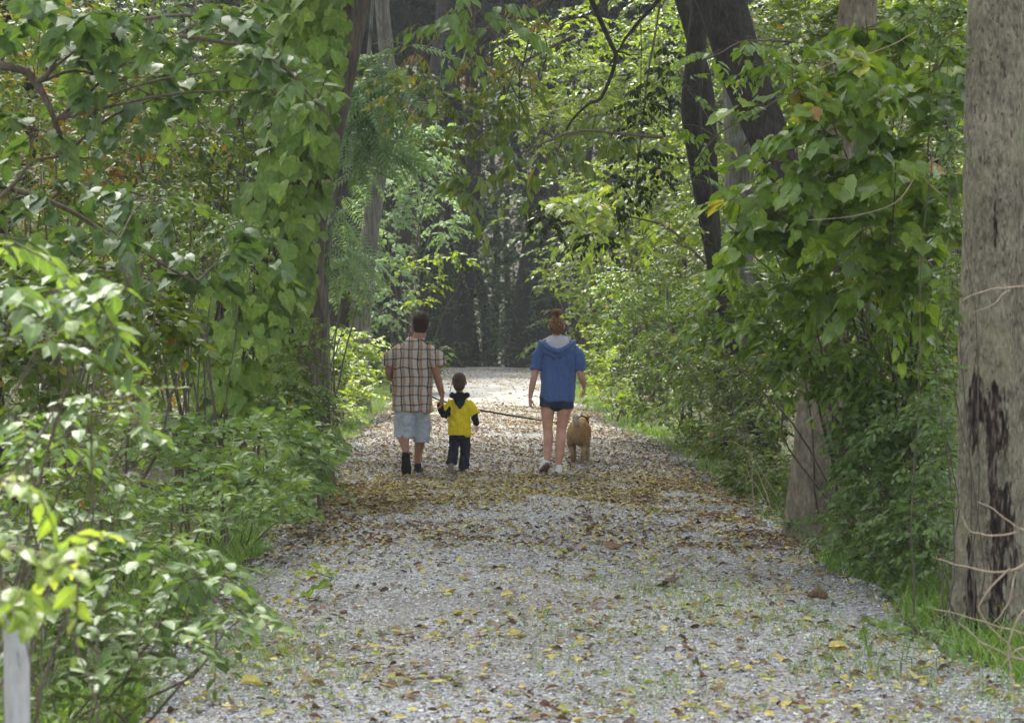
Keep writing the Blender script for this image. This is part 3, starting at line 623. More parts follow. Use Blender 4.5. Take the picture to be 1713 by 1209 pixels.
# woods where the trail ends
FAR = [(778, 88, 0.351, [(0, 0), (-4, -90), (6, -200), (14, -330), (10, -480)], 'dark trunk straight above the boy in the shaded woods'),
       (822, 96, 0.218, [(0, 0), (-12, -100), (-30, -190), (-46, -300), (-52, -420)], 'slender dark trunk leaning left in the shaded woods right of the boy'),
       (858, 84, 0.328, [(0, 0), (10, -90), (24, -180), (40, -300), (60, -450)], 'dark trunk leaning right in the shaded woods left of the woman'),
       (905, 92, 0.281, [(0, 0), (4, -120), (6, -260), (2, -420)], 'dark straight trunk in the shaded woods just left of the woman'),
       (938, 80, 0.234, [(0, 0), (2, -100), (-4, -220), (-12, -360), (-30, -480)], 'dark trunk in the shaded woods directly behind the woman'),
       (742, 82, 0.203, [(0, 0), (6, -100), (2, -220), (16, -400)], 'thin dark trunk in the shaded woods between man and boy'),
       (712, 92, 0.281, [(0, 0), (-2, -160), (8, -330), (4, -460)], 'dark trunk in the shaded woods just right of the man'),
       (968, 98, 0.265, [(0, 0), (-2, -130), (8, -300), (22, -420)], 'dark trunk in the shaded woods right of the woman')]
for i, (px, d, r, path, lab) in enumerate(FAR):
    base = 545+75
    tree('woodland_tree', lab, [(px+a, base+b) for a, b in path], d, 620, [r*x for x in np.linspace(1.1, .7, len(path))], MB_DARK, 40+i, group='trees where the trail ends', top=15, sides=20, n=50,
         crown=[(W(px, 600, d)[0]+(0, -6, 6, 3, -9, 9, -4, 12)[i], d-6, 14.5, 6, 6, 3.2)]+([(W(px, 600, d)[0]+(5, -3, -8, 9, 2, -2, 7, -7)[i], d+4, 17, 6, 6, 3)]), crown_mat='dark', crown_leaf=.45, bough=4)  # crowns added sideways as a roof keeping sun off the far woods

# trunk-less background: each tree deep in the woods has trunk and leafy masses through its height
def deep_tree(side, i, x, y, seed, mat, sz=.16, top=None, dens=1.0, label='', group=''):
    rng = np.random.default_rng(seed)
    z0 = float(terrain_z(x, y)); g = np.array([x, y, z0-.05]); e = empty('understory_tree', g, label, 'tree', group)
    H = top or 2.2+.155*y
    p = wig(curve_pts([g, g+UP*H*.4+np.append(rng.normal(0, .2, 2), 0), g+UP*H*.75+np.append(rng.normal(0, .4, 2), 0), g+UP*H+np.append(rng.normal(0, .5, 2), 0)], 24), .08, rng)
    mb = MB(); mb.tube(p, np.linspace(.13, .03, 24)*rng.uniform(.6, 1.3), 10, False); mb.build('trunk', MB_TAN if rng.random() < .3 else MB_DARK, e, origin=g)
    lb, m2 = LB(), MB()
    nc = int(5+H*.9)
    for q in range(nc):
        t = (q+.5)/nc; c = g+np.array([rng.normal(0, 1.1), rng.normal(0, 1.1), H*(.05+.98*t)+rng.normal(0, .3)])
        r = rng.uniform(.8, 1.5)*(1+.01*y)
        M = int(30*dens*r*r*(.16/sz)**2)
        qq, dv = in_ball(rng, M, .3); O = c+qq*np.array([r, r, r*.6])
        sprays(lb, m2, O, dv*.7+rng.normal(0, .45, (M, 3))*np.array([1, 1, .4]), sz*2.6, 8, sz, RHOMB, rng, twig=.005)
        m2.tube(curve_pts([p[min(23, int(t*22))], (p[min(23, int(t*22))]+c)/2+UP*.2, c], 6), np.linspace(.03, .008, 6), 4, False)
    lb.build('crown', mat, e, origin=g, wood=m2, wmat=MB_DARK)
rng = np.random.default_rng(77)
k = 0
for (y, xs_) in [(27, (-5.2, -8)), (33, (-4.8, -7.4)), (40, (-6, -9)), (48, (-7.4, -10, -12.5)), (58, (-5.2, -9, -13)), (70, (-5.5, -10, -15)), (84, (-7, -13))]:
    for x in xs_:
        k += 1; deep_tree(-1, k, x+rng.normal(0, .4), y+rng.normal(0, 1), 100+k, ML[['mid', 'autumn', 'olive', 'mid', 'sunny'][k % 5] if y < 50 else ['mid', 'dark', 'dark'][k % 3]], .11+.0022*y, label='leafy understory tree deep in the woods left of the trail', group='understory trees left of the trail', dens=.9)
for (y, xs_) in [(26, (6.8, 9.5)), (33, (6.4, 9.5)), (40, (7.5, 11)), (47, (6.2, 9.5, 13)), (56, (5.6, 9.5, 14)), (68, (6.6, 11, 16)), (82, (9, 15))]:
    for x in xs_:
        k += 1; deep_tree(1, k, x+rng.normal(0, .4), y+rng.normal(0, 1), 100+k, ML[['mid', 'sunny', 'mid', 'olive'][k % 4] if y > 36 else 'mid'], .11+.0022*y, label='leafy understory tree deep in the woods right of the trail', group='understory trees right of the trail', dens=.9)

# far-off woods closing the view, one mass
rng = np.random.default_rng(9); lb, mb = LB(), MB()
M = 16000
x = rng.uniform(-26, 30, M); y = rng.uniform(97, 140, M); z = terrain_z(0, 110)+rng.random(M)**.9*24
z = TZ(x, y)+rng.random(M)*23
sprays(lb, None, np.stack([x, y, z], 1), rng.normal(size=(M, 3))*np.array([1, 1, .4]), 1.3, 7, .55, RHOMB, rng)
for q in range(160):
    x0, y0 = rng.uniform(-22, 26), rng.uniform(98, 135); b = np.array([x0, y0, float(terrain_z(x0, y0))])
    mb.tube(wig(curve_pts([b, b+UP*8+np.append(rng.normal(0, .6, 2), 0), b+UP*18+np.append(rng.normal(0, 1.2, 2), 0)], 14), .15, rng), np.linspace(rng.uniform(.15, .4), .1, 14), 7, False)
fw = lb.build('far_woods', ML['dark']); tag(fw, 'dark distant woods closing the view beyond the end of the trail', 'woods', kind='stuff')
lb = LB(); k_ = 3400; x = rng.uniform(-9, 10, k_); y = rng.uniform(79, 98, k_); z = TZ(x, y)+rng.random(k_)**1.3*9
sprays(lb, None, np.stack([x, y, z], 1), rng.normal(size=(k_, 3))*np.array([1, 1, .4]), .8, 7, .22, RHOMB, rng)
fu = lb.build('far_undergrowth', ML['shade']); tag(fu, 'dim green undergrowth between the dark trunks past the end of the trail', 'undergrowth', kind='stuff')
fm = mb.build('far_trunks', MB_DARK); tag(fm, 'far thin dark trunks inside the distant woods', 'woods', kind='stuff')

# ------------------------------------------------------------------ the climbing vine on the left tree
def vine():
    rng = np.random.default_rng(21)
    g = W(505, 830, 23.6); g[2] = float(terrain_z(g[0], g[1]))
    e = empty('climbing_vine', g, 'heart-leaved vine sheathing the grey trunk on the left from ground to top', 'vine')
    lb, mb = LB(), MB()
    # column outline in photo pixels: y, x left, x right
    prof = np.array([(-40, 448, 588), (0, 450, 586), (60, 455, 582), (130, 448, 566), (200, 440, 560), (260, 432, 556), (330, 400, 548), (400, 380, 536), (460, 352, 530), (520, 340, 515), (580, 325, 500), (640, 330, 492), (700, 345, 480)], float)
    n = 980
    py = rng.uniform(-40, 705, n); l = np.interp(py, prof[:, 0], prof[:, 1]); r = np.interp(py, prof[:, 0], prof[:, 2])
    u = rng.random(n)
    px = l+(r-l)*u
    bulge = np.sin(np.pi*np.clip(u, .02, .98))
    lump = .45*np.sin(py*.045+px*.03)+.35*np.sin(py*.11-px*.07)
    P = np.array([W(a, b, 23.7-.8*c-.35*q+s) for a, b, c, q, s in zip(px, py, bulge, lump, rng.normal(0, .17, n))])
    right, fwd = _R[:, 0], -_R[:, 2]
    out = (u[:, None]-.5)*2*right*.9-fwd*.9
    H = -UP+rng.normal(0, .25, (n, 3))+out*.45; Nn = out+UP*.55+rng.normal(0, .30, (n, 3))
    lb.leaves(LOBED, P, H, Nn, rng.uniform(.10, .17, n)*rng.choice([1, 1.5], n, p=[.7, .3]), rng, np.clip(rng.beta(2, 2, n)+.15*bulge-.1, 0, 1), .6)
    for q in range(16):
        a = rng.uniform(.1, .9); ys_ = np.linspace(840, -60, 16)
        C = []
        for yy in ys_:
            yc = min(yy, 700); l0 = np.interp(yc, prof[:, 0], prof[:, 1]); r0 = np.interp(yc, prof[:, 0], prof[:, 2])
            C.append(W(l0+(r0-l0)*a+rng.normal(0, 5), yy, 23.85-.45*math.sin(math.pi*a)+rng.normal(0, .04)))
        mb.tube(curve_pts(C, 60), .012, 5, False)
    mb.build('stems', MB_TWIG, e, origin=g); lb.build('leaves', ML['vine'], e, origin=g)
vine()

# ------------------------------------------------------------------ overhanging branches
def branch(name, label, cat, ctrl, rad, clusters, leaf, size, mat, seed, side_twigs=(), bark=None, dens=3, leafpart='foliage', **kw):
    """ctrl: [(px,py,d)...] from the outside in; a bough with its leaves"""
    rng = np.random.default_rng(seed); P = [W(*c) for c in ctrl]; g = P[0]
    e = empty(name, g, label, cat); lb, mb = LB(), MB()
    mb.tube(wig(curve_pts(P, 40), .015, rng), np.linspace(rad, rad*.3, 40), 8, False)
    for s in side_twigs:
        m3 = mb if clusters else MB(); m3.tube(wig(curve_pts([W(*c) for c in s[1]], 24), .01, rng), np.linspace(s[0], s[0]*.3, 24), 6, False)
        if not clusters: m3.build('side_twig', bark or MB_TWIG, e, origin=g)
    mid = P[len(P)//2]
    for c in clusters:
        C = W(c[0], c[1], c[4]); near = min(P, key=lambda q: np.linalg.norm(q-C))
        mb.tube(curve_pts([near, (near+C)/2+UP*.05, C], 10), np.linspace(rad*.35, rad*.15, 10), 5, False)
        cluster(lb, mb, c, leaf, size, dens, rng, limbs=(C, 3, rad*.18), **kw)
    mb.build('wood', bark or MB_TWIG, e, origin=g)
    if clusters: lb.build(leafpart, mat, e, origin=g)
    return e
branch('tree_branch', 'overhanging bough of large matt green leaves across the upper left corner', 'branch',
       [(-160, 90, 12), (0, 105, 12), (60, 140, 12), (95, 200, 12), (104, 262, 12.2)], .03,
       [(60, 40, 120, 60, 12, .8), (200, 60, 130, 60, 12, .8), (330, 40, 110, 50, 12, .8), (380, 115, 120, 45, 12, .6), (180, 130, 130, 45, 12.3, .6), (470, 150, 75, 30, 12, .4), (60, 215, 90, 40, 12.4, .6), (260, 165, 110, 30, 12.5, .6)],
       LOBED, .125, ML['maple'], 201, side_twigs=[(.018, [(60, 140, 12), (88, 110, 12), (92, 60, 12)]), (.012, [(0, 330, 12), (50, 280, 12), (104, 262, 12.2), (160, 265, 12.3)]), (.012, [(92, 60, 12), (200, 40, 12), (330, 30, 12), (440, 100, 12), (530, 180, 12)])], dens=2.4, hang=.35, droop=.4)
branch('tree_branch', 'drooping pale green spray tip arching over the vine column', 'branch', [(300, 60, 11.5), (400, 75, 11.5), (480, 120, 11.5), (530, 170, 11.5), (556, 220, 11.5)], .012,
       [(445, 100, 60, 22, 11.5, .2), (500, 135, 40, 22, 11.5, .2), (535, 175, 22, 28, 11.5, .2)], OVATE, .11, ML['pale'], 202, dens=2.6, hang=.5)
branch('tree_branch', 'shaded bough of broad dull green leaves at mid left', 'branch', [(-120, 300, 13), (60, 330, 13), (200, 400, 13), (330, 470, 13.2)], .02,
       [(60, 330, 110, 55, 13, .7), (170, 400, 130, 55, 13, .7), (300, 460, 110, 50, 13.4, .7), (110, 470, 110, 45, 13.2, .6), (250, 330, 90, 45, 13.8, .6), (420, 420, 60, 40, 14, .5)], LOBED, .13, ML['maple'], 203, dens=1.8, hang=.4)
branch('tree_branch', 'hanging bunch of large pale leaves at top centre', 'branch', [(800, -60, 16), (795, -10, 16), (790, 30, 16), (800, 70, 16)], .015,
       [(785, 15, 60, 40, 16, .3), (820, 30, 30, 40, 16, .3), (760, 55, 35, 20, 16, .3)], OVATE, .15, ML['pale'], 204, dens=2.6, hang=.8, droop=.6)
branch('tree_branch', 'bough with rusty brown seed clusters at top centre', 'branch', [(960, -40, 19), (900, 10, 19), (820, 50, 19), (740, 60, 19), (690, 110, 19)], .02,
       [(740, 40, 60, 30, 19, .4), (700, 85, 40, 25, 19, .4), (880, 50, 50, 45, 19, .4), (790, 110, 60, 40, 19.3, .4), (860, 110, 40, 40, 19, .4)], NARROW, .10, ML['autumn'], 205, dens=1.8, hang=.8, rbias=.25, rspan=.75)
branch('tree_branch', 'mid green bough with tan tinted leaves left of centre', 'branch', [(960, 60, 26), (850, 120, 26), (760, 170, 26), (680, 200, 26)], .02,
       [(700, 165, 80, 40, 26, .7), (790, 190, 80, 45, 26, .7), (860, 150, 60, 50, 26, .7), (650, 130, 60, 30, 26.5, .6), (760, 250, 70, 25, 26, .6), (820, 210, 60, 30, 25.5, .5)], OVATE, .12, ML['autumn'], 206, dens=2.0, hang=.5, rspan=.8)
branch('tree_branch', 'olive bough of long drooping leaves above the middle of the trail', 'branch', [(1110, 230, 20), (1040, 225, 20), (960, 225, 20), (880, 250, 20), (790, 290, 20)], .016,
       [(1000, 245, 60, 32, 20, .4), (930, 255, 60, 30, 20, .4), (870, 280, 55, 25, 20, .4), (800, 295, 45, 25, 20, .4), (765, 320, 25, 22, 20, .3), (1030, 190, 60, 30, 20.3, .4)], OVATE, .17, ML['olive'], 207, dens=1.7, hang=1.1, droop=.5)
branch('tree_branch', 'sunlit bough with big translucent lime leaves above the woman', 'branch', [(1180, 440, 33), (1120, 385, 33), (1050, 360, 33), (960, 345, 33), (900, 335, 33)], .02,
       [(910, 335, 28, 18, 33, .3), (950, 330, 30, 16, 33, .3), (1000, 350, 30, 18, 33, .3), (1020, 395, 30, 22, 33, .3), (1085, 350, 40, 22, 33, .4), (1050, 310, 50, 22, 34, .4), (985, 385, 24, 20, 33, .3)], OVATE, .26, ML['lime'], 208, dens=2.8, hang=.5)
branch('tree_branch', 'dark hanging twigs with small glossy leaves right of centre', 'branch', [(1110, -40, 23), (1090, 90, 23), (1075, 230, 23), (1060, 330, 23), (1045, 400, 23)], .012,
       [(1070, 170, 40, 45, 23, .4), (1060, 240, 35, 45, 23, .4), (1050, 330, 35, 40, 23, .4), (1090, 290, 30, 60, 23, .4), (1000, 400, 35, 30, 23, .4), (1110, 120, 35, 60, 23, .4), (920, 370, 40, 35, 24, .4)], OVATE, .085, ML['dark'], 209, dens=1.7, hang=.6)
branch('bare_branch', 'dark forked bare branch hanging at top centre', 'branch', [(975, -30, 22), (1000, 20, 22), (1020, 70, 22), (1028, 100, 22), (1005, 160, 22), (985, 175, 22), (955, 205, 22), (935, 255, 22)], .028, [], None, 0, None, 210, bark=MB_DARK,
       side_twigs=[(.022, [(1110, -10, 22), (1060, 50, 22), (1035, 80, 22), (1020, 110, 22)]), (.012, [(1028, 85, 22), (1050, 92, 22), (1075, 90, 22)]), (.012, [(985, 30, 22), (960, 30, 22), (930, 45, 22)]), (.008, [(925, 0, 22), (900, 50, 22), (885, 100, 22), (868, 130, 22)])])
branch('bare_branch', 'thin bare twigs dangling straight down left of the forked branch', 'branch', [(905, 20, 21), (880, 90, 21), (868, 150, 21), (866, 220, 21)], .010, [], None, 0, None, 211, bark=MB_DARK,
       side_twigs=[(.006, [(868, 100, 21), (850, 150, 21), (835, 200, 21), (826, 270, 21)]), (.006, [(868, 120, 21), (885, 130, 21), (895, 180, 21)]), (.006, [(910, 60, 21), (915, 90, 21), (905, 130, 21), (895, 160, 21)]), (.007, [(820, 120, 21), (850, 135, 21), (870, 170, 21), (880, 190, 21), (905, 200, 21)]), (.005, [(1070, 10, 21), (1072, 100, 21), (1070, 180, 21), (1075, 250, 21)])])

# ------------------------------------------------------------------ left side shrubs
gl = lambda px, d: (W(px, 600, d)[0], d)
woody('shrub', 'blurred near shrub with oval pale green leaves at the left edge, highest one', 'shrub', gl(-60, 7.3),
      [(40, 500, 110, 40, 6.8, .4), (160, 490, 70, 30, 6.8, .3), (60, 585, 90, 45, 6.8, .4), (10, 395, 40, 35, 6.8, .3), (215, 480, 45, 18, 6.8, .2), (170, 540, 50, 30, 6.8, .2)], OVATE, .10, ML['pale'], 301, dens=3.06, stems=5, srad=.007, hang=.25, nleaf=8, tilt=.35)
woody('shrub', 'blurred near shrub with horizontal glossy sprays below the highest left one', 'shrub', gl(-20, 7.8),
      [(60, 690, 110, 28, 7.8, .4), (180, 670, 90, 25, 7.8, .3), (90, 740, 110, 30, 7.8, .4), (220, 715, 60, 22, 7.8, .3), (30, 820, 80, 50, 8, .4)], OVATE, .080, ML['pale'], 302, dens=3.51, stems=5, srad=.007, hang=.03, nleaf=8, tilt=.25)
woody('shrub', 'broad grey-green bush leaning over the lower left edge of the trail', 'shrub', gl(90, 8.6),
      [(120, 900, 130, 60, 8.8, .5), (250, 930, 120, 55, 8.6, .5), (350, 960, 80, 40, 8.5, .4), (180, 1010, 120, 45, 8.4, .4), (300, 1030, 110, 40, 8.3, .4), (400, 1020, 60, 30, 8.3, .3), (100, 960, 90, 60, 8.6, .4), (330, 1090, 50, 30, 8.2, .3), (60, 1060, 70, 40, 8.2, .3), (150, 1080, 80, 35, 8.1, .3), (230, 1090, 60, 25, 8.1, .3)], OVATE, .085, ML['pale'], 303, dens=4.28, stems=6, srad=.008, hang=.05, tilt=.28, outdir=.8)
woody('weed_clump', 'dark green weeds and grass tips at the foot of the lower left bush', 'plants', gl(110, 8.2),
      [(90, 1130, 70, 40, 8.2, .4), (170, 1150, 60, 35, 8.3, .4), (110, 1190, 90, 35, 8, .3), (240, 1120, 40, 22, 8.6, .3), (60, 1180, 60, 40, 7.8, .3), (290, 1060, 50, 25, 8.9, .3)], OVATE, .06, ML['mid'], 320, dens=2.6, stems=12, srad=.004, bark=MB_STEM, bias=(0, 0, .3))
woody('shrub', 'very blurred lime yellow leaves beside the pipe post in the lower left', 'shrub', gl(-90, 5.2),
      [(40, 810, 55, 40, 5.2, .2), (50, 900, 70, 45, 5.2, .25), (130, 935, 60, 40, 5.2, .2), (15, 980, 50, 60, 5.2, .2), (170, 905, 35, 20, 5.2, .1), (25, 1010, 45, 35, 5.2, .12)], OVATE, .07, ML['lime'], 304, dens=2.08, stems=6, srad=.006, hang=.5, nleaf=6)
woody('nettle_patch', 'bed of upright nettle-like plants beside the trail left of the man', 'plants', gl(400, 17.5),
      [(470, 735, 70, 45, 19, .6), (400, 740, 80, 45, 18, .7), (310, 735, 80, 45, 17, .7), (230, 750, 80, 50, 16.5, .7), (360, 800, 90, 45, 16, .7), (450, 810, 70, 45, 17, .5), (515, 770, 38, 50, 18.6, .4), (500, 830, 35, 30, 18.4, .3), (440, 860, 50, 30, 16.6, .4)], OVATE, .13, ML['nettle'], 305, dens=4.73, stems=14, srad=.008, bark=MB_STEM, bias=(0, 0, .5), part='stems', leafpart='leaves')
woody('shrub', 'leafy shoots hiding the foot of the vine tree at the trail edge', 'shrub', gl(500, 21),
      [(515, 710, 38, 40, 21.4, .3), (520, 765, 42, 45, 21, .3), (500, 820, 45, 40, 20.4, .3), (535, 790, 26, 45, 21.6, .3), (470, 850, 45, 35, 19, .4), (530, 665, 20, 40, 22, .2), (555, 730, 22, 30, 22.5, .3), (560, 700, 20, 26, 24, .3)], OVATE, .12, ML['nettle'], 319, dens=3.4, stems=8, srad=.006, bark=MB_STEM)
woody('weed_clump', 'light green weeds low on the bank right below the nettle bed', 'plants', gl(330, 14),
      [(300, 860, 90, 35, 14, .6), (200, 850, 90, 40, 13.5, .6), (390, 870, 60, 25, 15, .5), (120, 830, 80, 40, 13, .6), (430, 850, 40, 22, 16, .4)], OVATE, .085, ML['nettle'], 306, dens=4.31, stems=8, srad=.006, bark=MB_STEM, bias=(0, 0, .4), part='stems', leafpart='leaves')
woody('plant', 'tall leafy stalk with wide leaves at the trail edge left of the man', 'plant', gl(520, 20.5),
      [(490, 720, 30, 18, 20.5, .2), (525, 745, 30, 18, 20.5, .2), (500, 775, 30, 20, 20.5, .2)], OVATE, .17, ML['pale'], 307, dens=1.8, stems=4, srad=.010, bark=MB_STEM, part='stems', leafpart='leaves')
woody('shrub', 'tangled undergrowth with orange tinted leaves in the upper left background', 'shrub', gl(80, 23),
      [(60, 170, 90, 70, 22, 1), (60, 290, 90, 60, 22, 1), (170, 230, 90, 60, 23, 1), (150, 310, 80, 40, 22, 1), (290, 220, 90, 60, 24, 1), (20, 60, 80, 60, 24, 1)], OVATE, .115, ML['autumn'], 308, dens=2.88, stems=12, srad=.02)
woody('shrub', 'bushy green thicket in the left background above the shiny leaves', 'shrub', gl(330, 27),
      [(300, 120, 120, 70, 27, 1.5), (400, 200, 90, 80, 27, 1.5), (260, 260, 100, 60, 27, 1.5), (420, 60, 80, 70, 28, 1.5), (330, 330, 110, 60, 26, 1.5), (160, 90, 100, 70, 28, 1.5)], OVATE, .13, ML['mid'], 309, dens=3.60, stems=14, srad=.03)
woody('shrub', 'bush of small whitish glossy leaves left of the vine column', 'shrub', gl(340, 18),
      [(330, 370, 80, 30, 18, .7), (400, 390, 50, 30, 18, .6), (270, 330, 60, 30, 18, .6), (360, 430, 70, 30, 18, .7), (300, 400, 60, 30, 18.5, .6)], OVATE, .075, ML['pale'], 310, dens=3.36, stems=10, srad=.012, tilt=.3)
woody('shrub', 'shaded thicket filling the left middle beneath the boughs', 'shrub', gl(180, 15.5),
      [(80, 460, 110, 60, 16, 1), (230, 520, 110, 60, 16, 1), (90, 590, 110, 50, 15.5, 1), (290, 580, 70, 35, 17, .8), (60, 680, 90, 40, 15, .8), (20, 560, 60, 90, 16, .8)], LOBED, .10, ML['mid'], 311, dens=3.30, stems=8, srad=.018)
woody('shrub', 'dusky green brush low behind the near left shrubs', 'shrub', gl(60, 11.5),
      [(60, 790, 110, 55, 11.5, .7), (170, 740, 90, 50, 12, .7), (60, 900, 100, 60, 11, .6), (180, 820, 70, 40, 11.5, .5)], OVATE, .08, ML['mid'], 312, dens=3.20, stems=14, srad=.008)
woody('shrub', 'glowing yellow-green bush in sunlight behind the man', 'shrub', gl(575, 38),
      [(590, 580, 48, 32, 39, .8), (570, 630, 40, 40, 37, .8), (620, 620, 40, 32, 39, .7), (552, 580, 30, 40, 37, .6), (600, 665, 38, 24, 36, .6), (570, 690, 30, 20, 33, .5)], OVATE, .13, ML['lime'], 313, dens=5.5, stems=12, srad=.012, bias=(0, 0, .4))  # brighter lime leaf colour adds to the bush's sunlight
woody('sapling', 'small tree with yellow-orange tinted leaves beside the vine tree', 'tree', gl(545, 30),
      [(565, 455, 40, 30, 31, .6), (585, 500, 35, 25, 31, .6), (560, 540, 30, 25, 31, .5), (600, 470, 20, 16, 31, .4)], OVATE, .12, ML['autumn'], 314, dens=2.2, stems=4, srad=.02, rspan=.72)
woody('sapling', 'dark bushy sapling at the foot of the vine tree', 'tree', gl(510, 21.5),
      [(500, 620, 45, 55, 21.5, .4), (530, 690, 30, 40, 22, .4), (480, 670, 50, 40, 21, .4), (520, 560, 25, 40, 21.5, .3)], OVATE, .075, ML['mid'], 315, dens=3.08, stems=6, srad=.01)
woody('sapling', 'lime tipped sapling twigs hanging above the man', 'tree', gl(690, 46),
      [(700, 440, 28, 22, 46, .5), (740, 425, 35, 14, 46, .5), (700, 500, 25, 22, 46, .5), (720, 470, 22, 18, 46, .4), (780, 435, 12, 8, 46, .2)], OVATE, .14, ML['sunny'], 316, dens=2.0, stems=4, srad=.02, rspan=.9)
woody('sapling', 'hazy grey-green tree left of centre with fine foliage', 'tree', gl(680, 52),
      [(650, 330, 60, 60, 52, 1), (700, 300, 50, 60, 52, 1), (640, 420, 50, 50, 51, 1), (670, 240, 50, 50, 53, 1), (740, 360, 40, 50, 54, 1), (640, 520, 35, 40, 50, .8), (730, 240, 50, 50, 52, 1), (650, 470, 50, 50, 51, 1)], OVATE, .16, ML['fern'], 317, dens=2.3, stems=9, srad=.03)
woody('sapling', 'pale bush peeking out right behind the man', 'tree', gl(745, 50),
      [(735, 590, 18, 26, 50, .5), (725, 620, 20, 20, 50, .5)], OVATE, .12, ML['mid'], 318, dens=2.5, stems=3, srad=.012)
# feather-leaved tree left of centre
def fronds():
    rng = np.random.default_rng(33); b = gl(548, 29); g = np.array([*b, float(terrain_z(*b))])
    e = empty('feathery_tree', g, 'blue-green tree with long feather-like fronds right of the vine column', 'tree'); lb, mb = LB(), MB()
    top = W(625, -40, 29); p = wig(curve_pts([g, W(548, 560, 29), W(552, 400, 29), W(575, 250, 29), W(612, 120, 29), top], 30), .02, rng); mb.tube(p, np.linspace(.045, .02, 30), 8, False)
    for (px, py, rx, ry, k) in [(620, 160, 65, 55, 34), (645, 225, 50, 45, 24), (600, 240, 45, 60, 24), (565, 370, 30, 50, 14), (590, 420, 30, 30, 9), (640, 105, 60, 45, 24), (550, 440, 30, 30, 6)]:
        q, dv = in_ball(rng, k, .2); O = W(px, py, 29)+_R[:, 0]*q[:, :1]*rx*29/F-_R[:, 2]*q[:, 1:2]*.6+UP*q[:, 2:]*ry*29/F
        a = rng.uniform(0, 6.28, k); H = np.stack([np.cos(a), np.sin(a)*.5, rng.uniform(-.7, .1, k)], 1)
        lb.leaves(FROND, O, H, UP+rng.normal(0, .25, (k, 3))-_R[:, 2]*-.5, rng.uniform(.55, .85, k), rng)
        for o in O[::4]: mb.tube(curve_pts([p[np.argmin(np.linalg.norm(p-o, axis=1))], (p[np.argmin(np.linalg.norm(p-o, axis=1))]+o)/2+UP*.05, o], 6), .006, 4, False)
    mb.build('trunk', MB_GREY, e, origin=g); lb.build('fronds', ML['fern'], e, origin=g)
fronds()

# ------------------------------------------------------------------ centre and right
woody('sapling', 'sunlit fine-leaved tree filling the upper centre right', 'tree', gl(1090, 47),
      [(900, 90, 70, 60, 47, 1.2), (960, 150, 80, 60, 47, 1.2), (1040, 110, 70, 80, 48, 1.2), (960, 60, 80, 50, 48, 1.2), (1010, 200, 80, 50, 47, 1.2), (930, 210, 60, 50, 46, 1), (1090, 200, 60, 80, 48, 1.2), (880, 180, 40, 50, 46, 1), (1120, 60, 60, 70, 48, 1.2)], OVATE, .14, ML['sunny'], 401, dens=2.2, stems=9, srad=.035)
woody('sapling', 'light green tree below the translucent lime leaves', 'tree', gl(1100, 42),
      [(1110, 330, 60, 60, 42, 1), (1040, 290, 60, 40, 43, 1), (1150, 260, 50, 60, 42, 1), (1090, 420, 60, 40, 41, 1), (1140, 380, 50, 50, 41, 1), (980, 300, 40, 40, 44, 1)], OVATE, .12, ML['sunny'], 402, dens=2.0, stems=6, srad=.03)
woody('sapling', 'wispy pale tree overhanging the far end of the trail on the right', 'tree', gl(980, 60),
      [(960, 400, 45, 40, 60, 1), (1000, 440, 50, 40, 58, 1), (950, 470, 35, 30, 58, 1), (920, 450, 25, 22, 58, .8), (1010, 500, 50, 40, 56, 1), (960, 530, 30, 25, 56, .8), (900, 480, 14, 14, 58, .5)], OVATE, .16, ML['sunny'], 403, dens=2.0, stems=7, srad=.03, rspan=.8)
woody('shrub', 'bright waist-high bush beside the trail right of the woman', 'shrub', gl(1035, 39),
      [(1000, 580, 42, 36, 40, 1), (1040, 620, 45, 40, 38, 1), (985, 620, 28, 36, 40, .8), (1010, 660, 36, 26, 37, .7), (1060, 680, 36, 26, 34, .6)], OVATE, .12, ML['sunny'], 404, dens=2.8, stems=10, srad=.012, bias=(0, 0, .3))
woody('shrub', 'fine-leaved green bush sloping down to the right verge', 'shrub', gl(1160, 31),
      [(1060, 540, 60, 50, 33, 1), (1120, 600, 70, 60, 31, 1), (1090, 490, 60, 50, 33, 1), (1170, 520, 60, 60, 31, 1), (1150, 690, 60, 50, 28, .8), (1090, 670, 40, 40, 31, .8), (1030, 480, 40, 40, 36, 1)], OVATE, .085, ML['grape'], 405, dens=3.36, stems=14, srad=.015)
woody('shrub', 'shaded small-leaved bush above the verge in front of the dark trunks', 'shrub', gl(1240, 24),
      [(1200, 640, 70, 60, 25, .8), (1250, 720, 70, 50, 23, .7), (1190, 730, 55, 40, 25, .7), (1280, 640, 60, 60, 24, .8), (1300, 790, 50, 45, 21.5, .6), (1240, 790, 40, 35, 23, .5), (1160, 600, 50, 50, 27, .8)], OVATE, .07, ML['mid'], 406, dens=4.58, stems=7, srad=.010)
woody('shrub', 'large-leaved grape thicket with glossy leaves beside the big trunk', 'shrub', gl(1500, 17.5),
      [(1400, 120, 80, 55, 15, .7), (1480, 180, 90, 60, 15, .7), (1560, 120, 50, 70, 15, .6), (1380, 220, 90, 60, 15, .7), (1480, 290, 100, 70, 15, .8), (1350, 310, 90, 55, 15, .7), (1290, 350, 70, 40, 15.2, .5), (1440, 390, 100, 60, 15, .7), (1560, 260, 50, 80, 15, .6), (1550, 400, 55, 70, 15, .6), (1340, 150, 50, 40, 15.2, .4), (1320, 400, 80, 40, 15.4, .5), (1250, 330, 40, 20, 15.4, .3), (1235, 390, 45, 22, 15.6, .3), (1290, 270, 40, 22, 15.4, .3), (1450, 460, 90, 45, 15.2, .5), (1540, 480, 60, 60, 15, .4), (1380, 480, 70, 40, 15.6, .4), (1445, 50, 55, 35, 15.8, .4), (1530, 30, 50, 35, 15.6, .4)],
      LOBED, .155, ML['grape'], 407, dens=3.6, stems=6, srad=.014, hang=.45, tilt=.4, limb=4)
